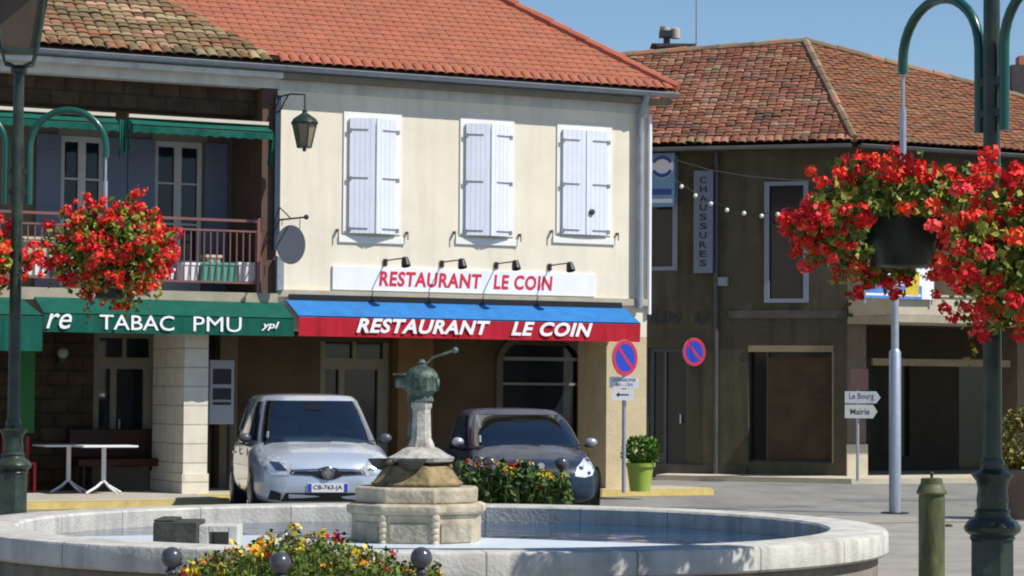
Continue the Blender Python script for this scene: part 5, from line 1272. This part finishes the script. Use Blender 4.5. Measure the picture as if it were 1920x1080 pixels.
    # mirrors, handles, seams
    for x in (-1, 1):
        my, mz = P['mir']
        mr_ = t.part(MB().sphere((x*(Wd+.035),my,mz),.10,16,10,(.85,.6,.62)), 'mirror', P.get('mirm', mpaint), smooth=True)
        t.part(MB().box((x*(Wd-.06),my-.02,mz-.07),(x*(Wd+.06),my+.03,mz-.03)), 'mirror_arm', M_black, mr_)
        g_ = MB()
        for y in P['doors']: g_.box((x*(Wd-.01),y-.006,.35),(x*(Wd+.0015),y+.006,z0-.05))
        t.part(g_, 'door_seam', M_black, body)
        for y in P['hand']: t.part(MB().box((x*(Wd-.01),y,z0-.16),(x*(Wd+.02),y+.16,z0-.13)), 'door_handle', mpaint, body)
    # under shadow pan
    t.part(MB().box((-Wd*.8,.3,.14),(Wd*.8,L-.3,.24)), 'underbody', M_black)
    return t
chrome = mat('chrome', (.75,.75,.78), .12, .02, metal=1)
lens = mat('headlight_lens', (.16,.18,.21), .08, .5, 14, coat=1, spec=.8, col2=(.62,.66,.70))
silver = mat('silver_paint', (.46,.51,.60), .30, .03, 6, metal=.35, coat=1)
navy = mat('dark_blue_grey_paint', (.014,.028,.055), .38, .05, 6, metal=.0, coat=.25, spec=.3)
M_ws = bpy.data.materials.new('windscreen_glass'); M_ws.use_nodes = True
_n = M_ws.node_tree.nodes; _l = M_ws.node_tree.links; _n.remove(_n['Principled BSDF'])
_t = _n.new('ShaderNodeBsdfTransparent'); _t.inputs[0].default_value = (.42,.52,.55,1); _g = _n.new('ShaderNodeBsdfGlossy'); _g.inputs['Roughness'].default_value = .03
_f = _n.new('ShaderNodeFresnel'); _f.inputs[0].default_value = 1.6; _a = _n.new('ShaderNodeMath'); _a.operation = 'ADD'; _a.inputs[1].default_value = .16; _l.new(_f.outputs[0], _a.inputs[0])
_m = _n.new('ShaderNodeMixShader'); _l.new(_a.outputs[0], _m.inputs[0]); _l.new(_t.outputs[0], _m.inputs[1]); _l.new(_g.outputs[0], _m.inputs[2]); _l.new(_m.outputs[0], _n['Material Output'].inputs[0])
gl1 = mat('blue_tinted_glass', (.010,.026,.055), .05, .25, 2, spec=.7)
silverP = dict(L=4.35, W=.92, paint=silver, glass=gl1,
  st=[(0,.50,.34,.60),(.04,.66,.24,.70),(.12,.77,.20,.775),(.25,.85,.19,.84),(.45,.90,.18,.90),(.8,.92,.18,.965),(1.1,.925,.18,1.03),(2.5,.925,.18,1.05),(3.6,.92,.2,1.06),(4.1,.87,.25,1.06),(4.35,.72,.4,1.0)],
  G=[(.96,.78,4.25,.87),(1.05,.95,4.22,.86),(1.25,1.25,4.14,.80),(1.45,1.56,4.02,.74),(1.56,1.75,3.95,.695),(1.605,1.88,3.9,.65)],
  decals=[([(.40,.655),(.50,.585),(.76,.60),(.85,.73),(.84,.90),(.74,.89),(.56,.79)], .006, 'headlight', lens, [([(.52,.65),(.66,.665),(.74,.77),(.62,.76)], .012, 'reflector', mat('smoked_lens', (.03,.05,.09), .1, .3, coat=1))]),
          ([(-.50,.605),(-.47,.665),(-.14,.675),(0,.71),(.14,.675),(.47,.665),(.50,.605),(.20,.59),(.10,.545),(0,.53),(-.10,.545),(-.20,.59)], .008, 'grille', M_black),
          ([(-.47,.640),(-.13,.648),(-.13,.660),(-.46,.656)], .014, 'grille_bar', chrome), ([(.13,.648),(.47,.640),(.46,.656),(.13,.660)], .014, 'grille_bar', chrome),
          ([(-.60,.25),(-.54,.365),(.54,.365),(.60,.25)], .008, 'lower_intake', M_black),
          ([(.60,.26),(.60,.36),(.73,.40),(.76,.28)], .007, 'fog_light', M_black, [])],
  emb=(.625,.085), embm=mat('dark_chrome', (.25,.25,.28), .25, .05, metal=1), diamond=True, plate=.43, reg='CB-763-JA', wy=(.88,3.58), mir=(1.35,1.05), mirm=mat('dark_mirror', (.08,.085,.10), .3, .1), doors=(1.35,2.45,3.4), hand=(2.2,3.15))
car('silver_minivan', 'silver people carrier parked left of the fountain pedestal', (dep(616,740,31.8).x, 31.8, 0), R(11.5), silverP)
darkP = dict(L=4.0, W=.91, paint=navy, glass=gl1,
  st=[(0,.48,.30,.56),(.04,.63,.24,.64),(.12,.73,.19,.70),(.25,.79,.18,.75),(.5,.84,.17,.82),(.9,.86,.17,.90),(1.15,.86,.17,.94),(2.5,.865,.17,.97),(3.4,.86,.18,.98),(3.8,.80,.25,.97),(4.0,.66,.4,.92)],
  G=[(.90,.95,3.9,.84),(.97,1.10,3.88,.835),(1.15,1.42,3.78,.785),(1.30,1.75,3.66,.72),(1.375,1.93,3.58,.67),(1.415,2.08,3.5,.62)],
  decals=[([(.46,.56),(.50,.68),(.66,.79),(.75,.80),(.78,.66),(.72,.57),(.60,.54)], .007, 'headlight', mat('bright_lens', (.45,.5,.55), .06, .5, 16, coat=1, spec=.9, col2=(.85,.88,.9)), []),
          ([(-.36,.58),(-.34,.66),(.34,.66),(.36,.58)], .008, 'grille', M_black), ([(-.50,.22),(-.46,.36),(.46,.36),(.50,.22)], .008, 'lower_intake', M_black)],
  emb=(.69,.055), embm=chrome, plate=.44, reg='AW-218-KM', wy=(.80,3.30), mir=(1.38,.99), doors=(1.4,2.5), hand=(2.2,), mirm=mat('silver_mirror_cap', (.45,.46,.5), .3, .05, metal=.5))
car('dark_hatchback', 'dark blue grey hatchback parked behind the flower bed, right of the pedestal', (dep(1016,740,33.0).x, 33.0, 0), R(9), darkP)
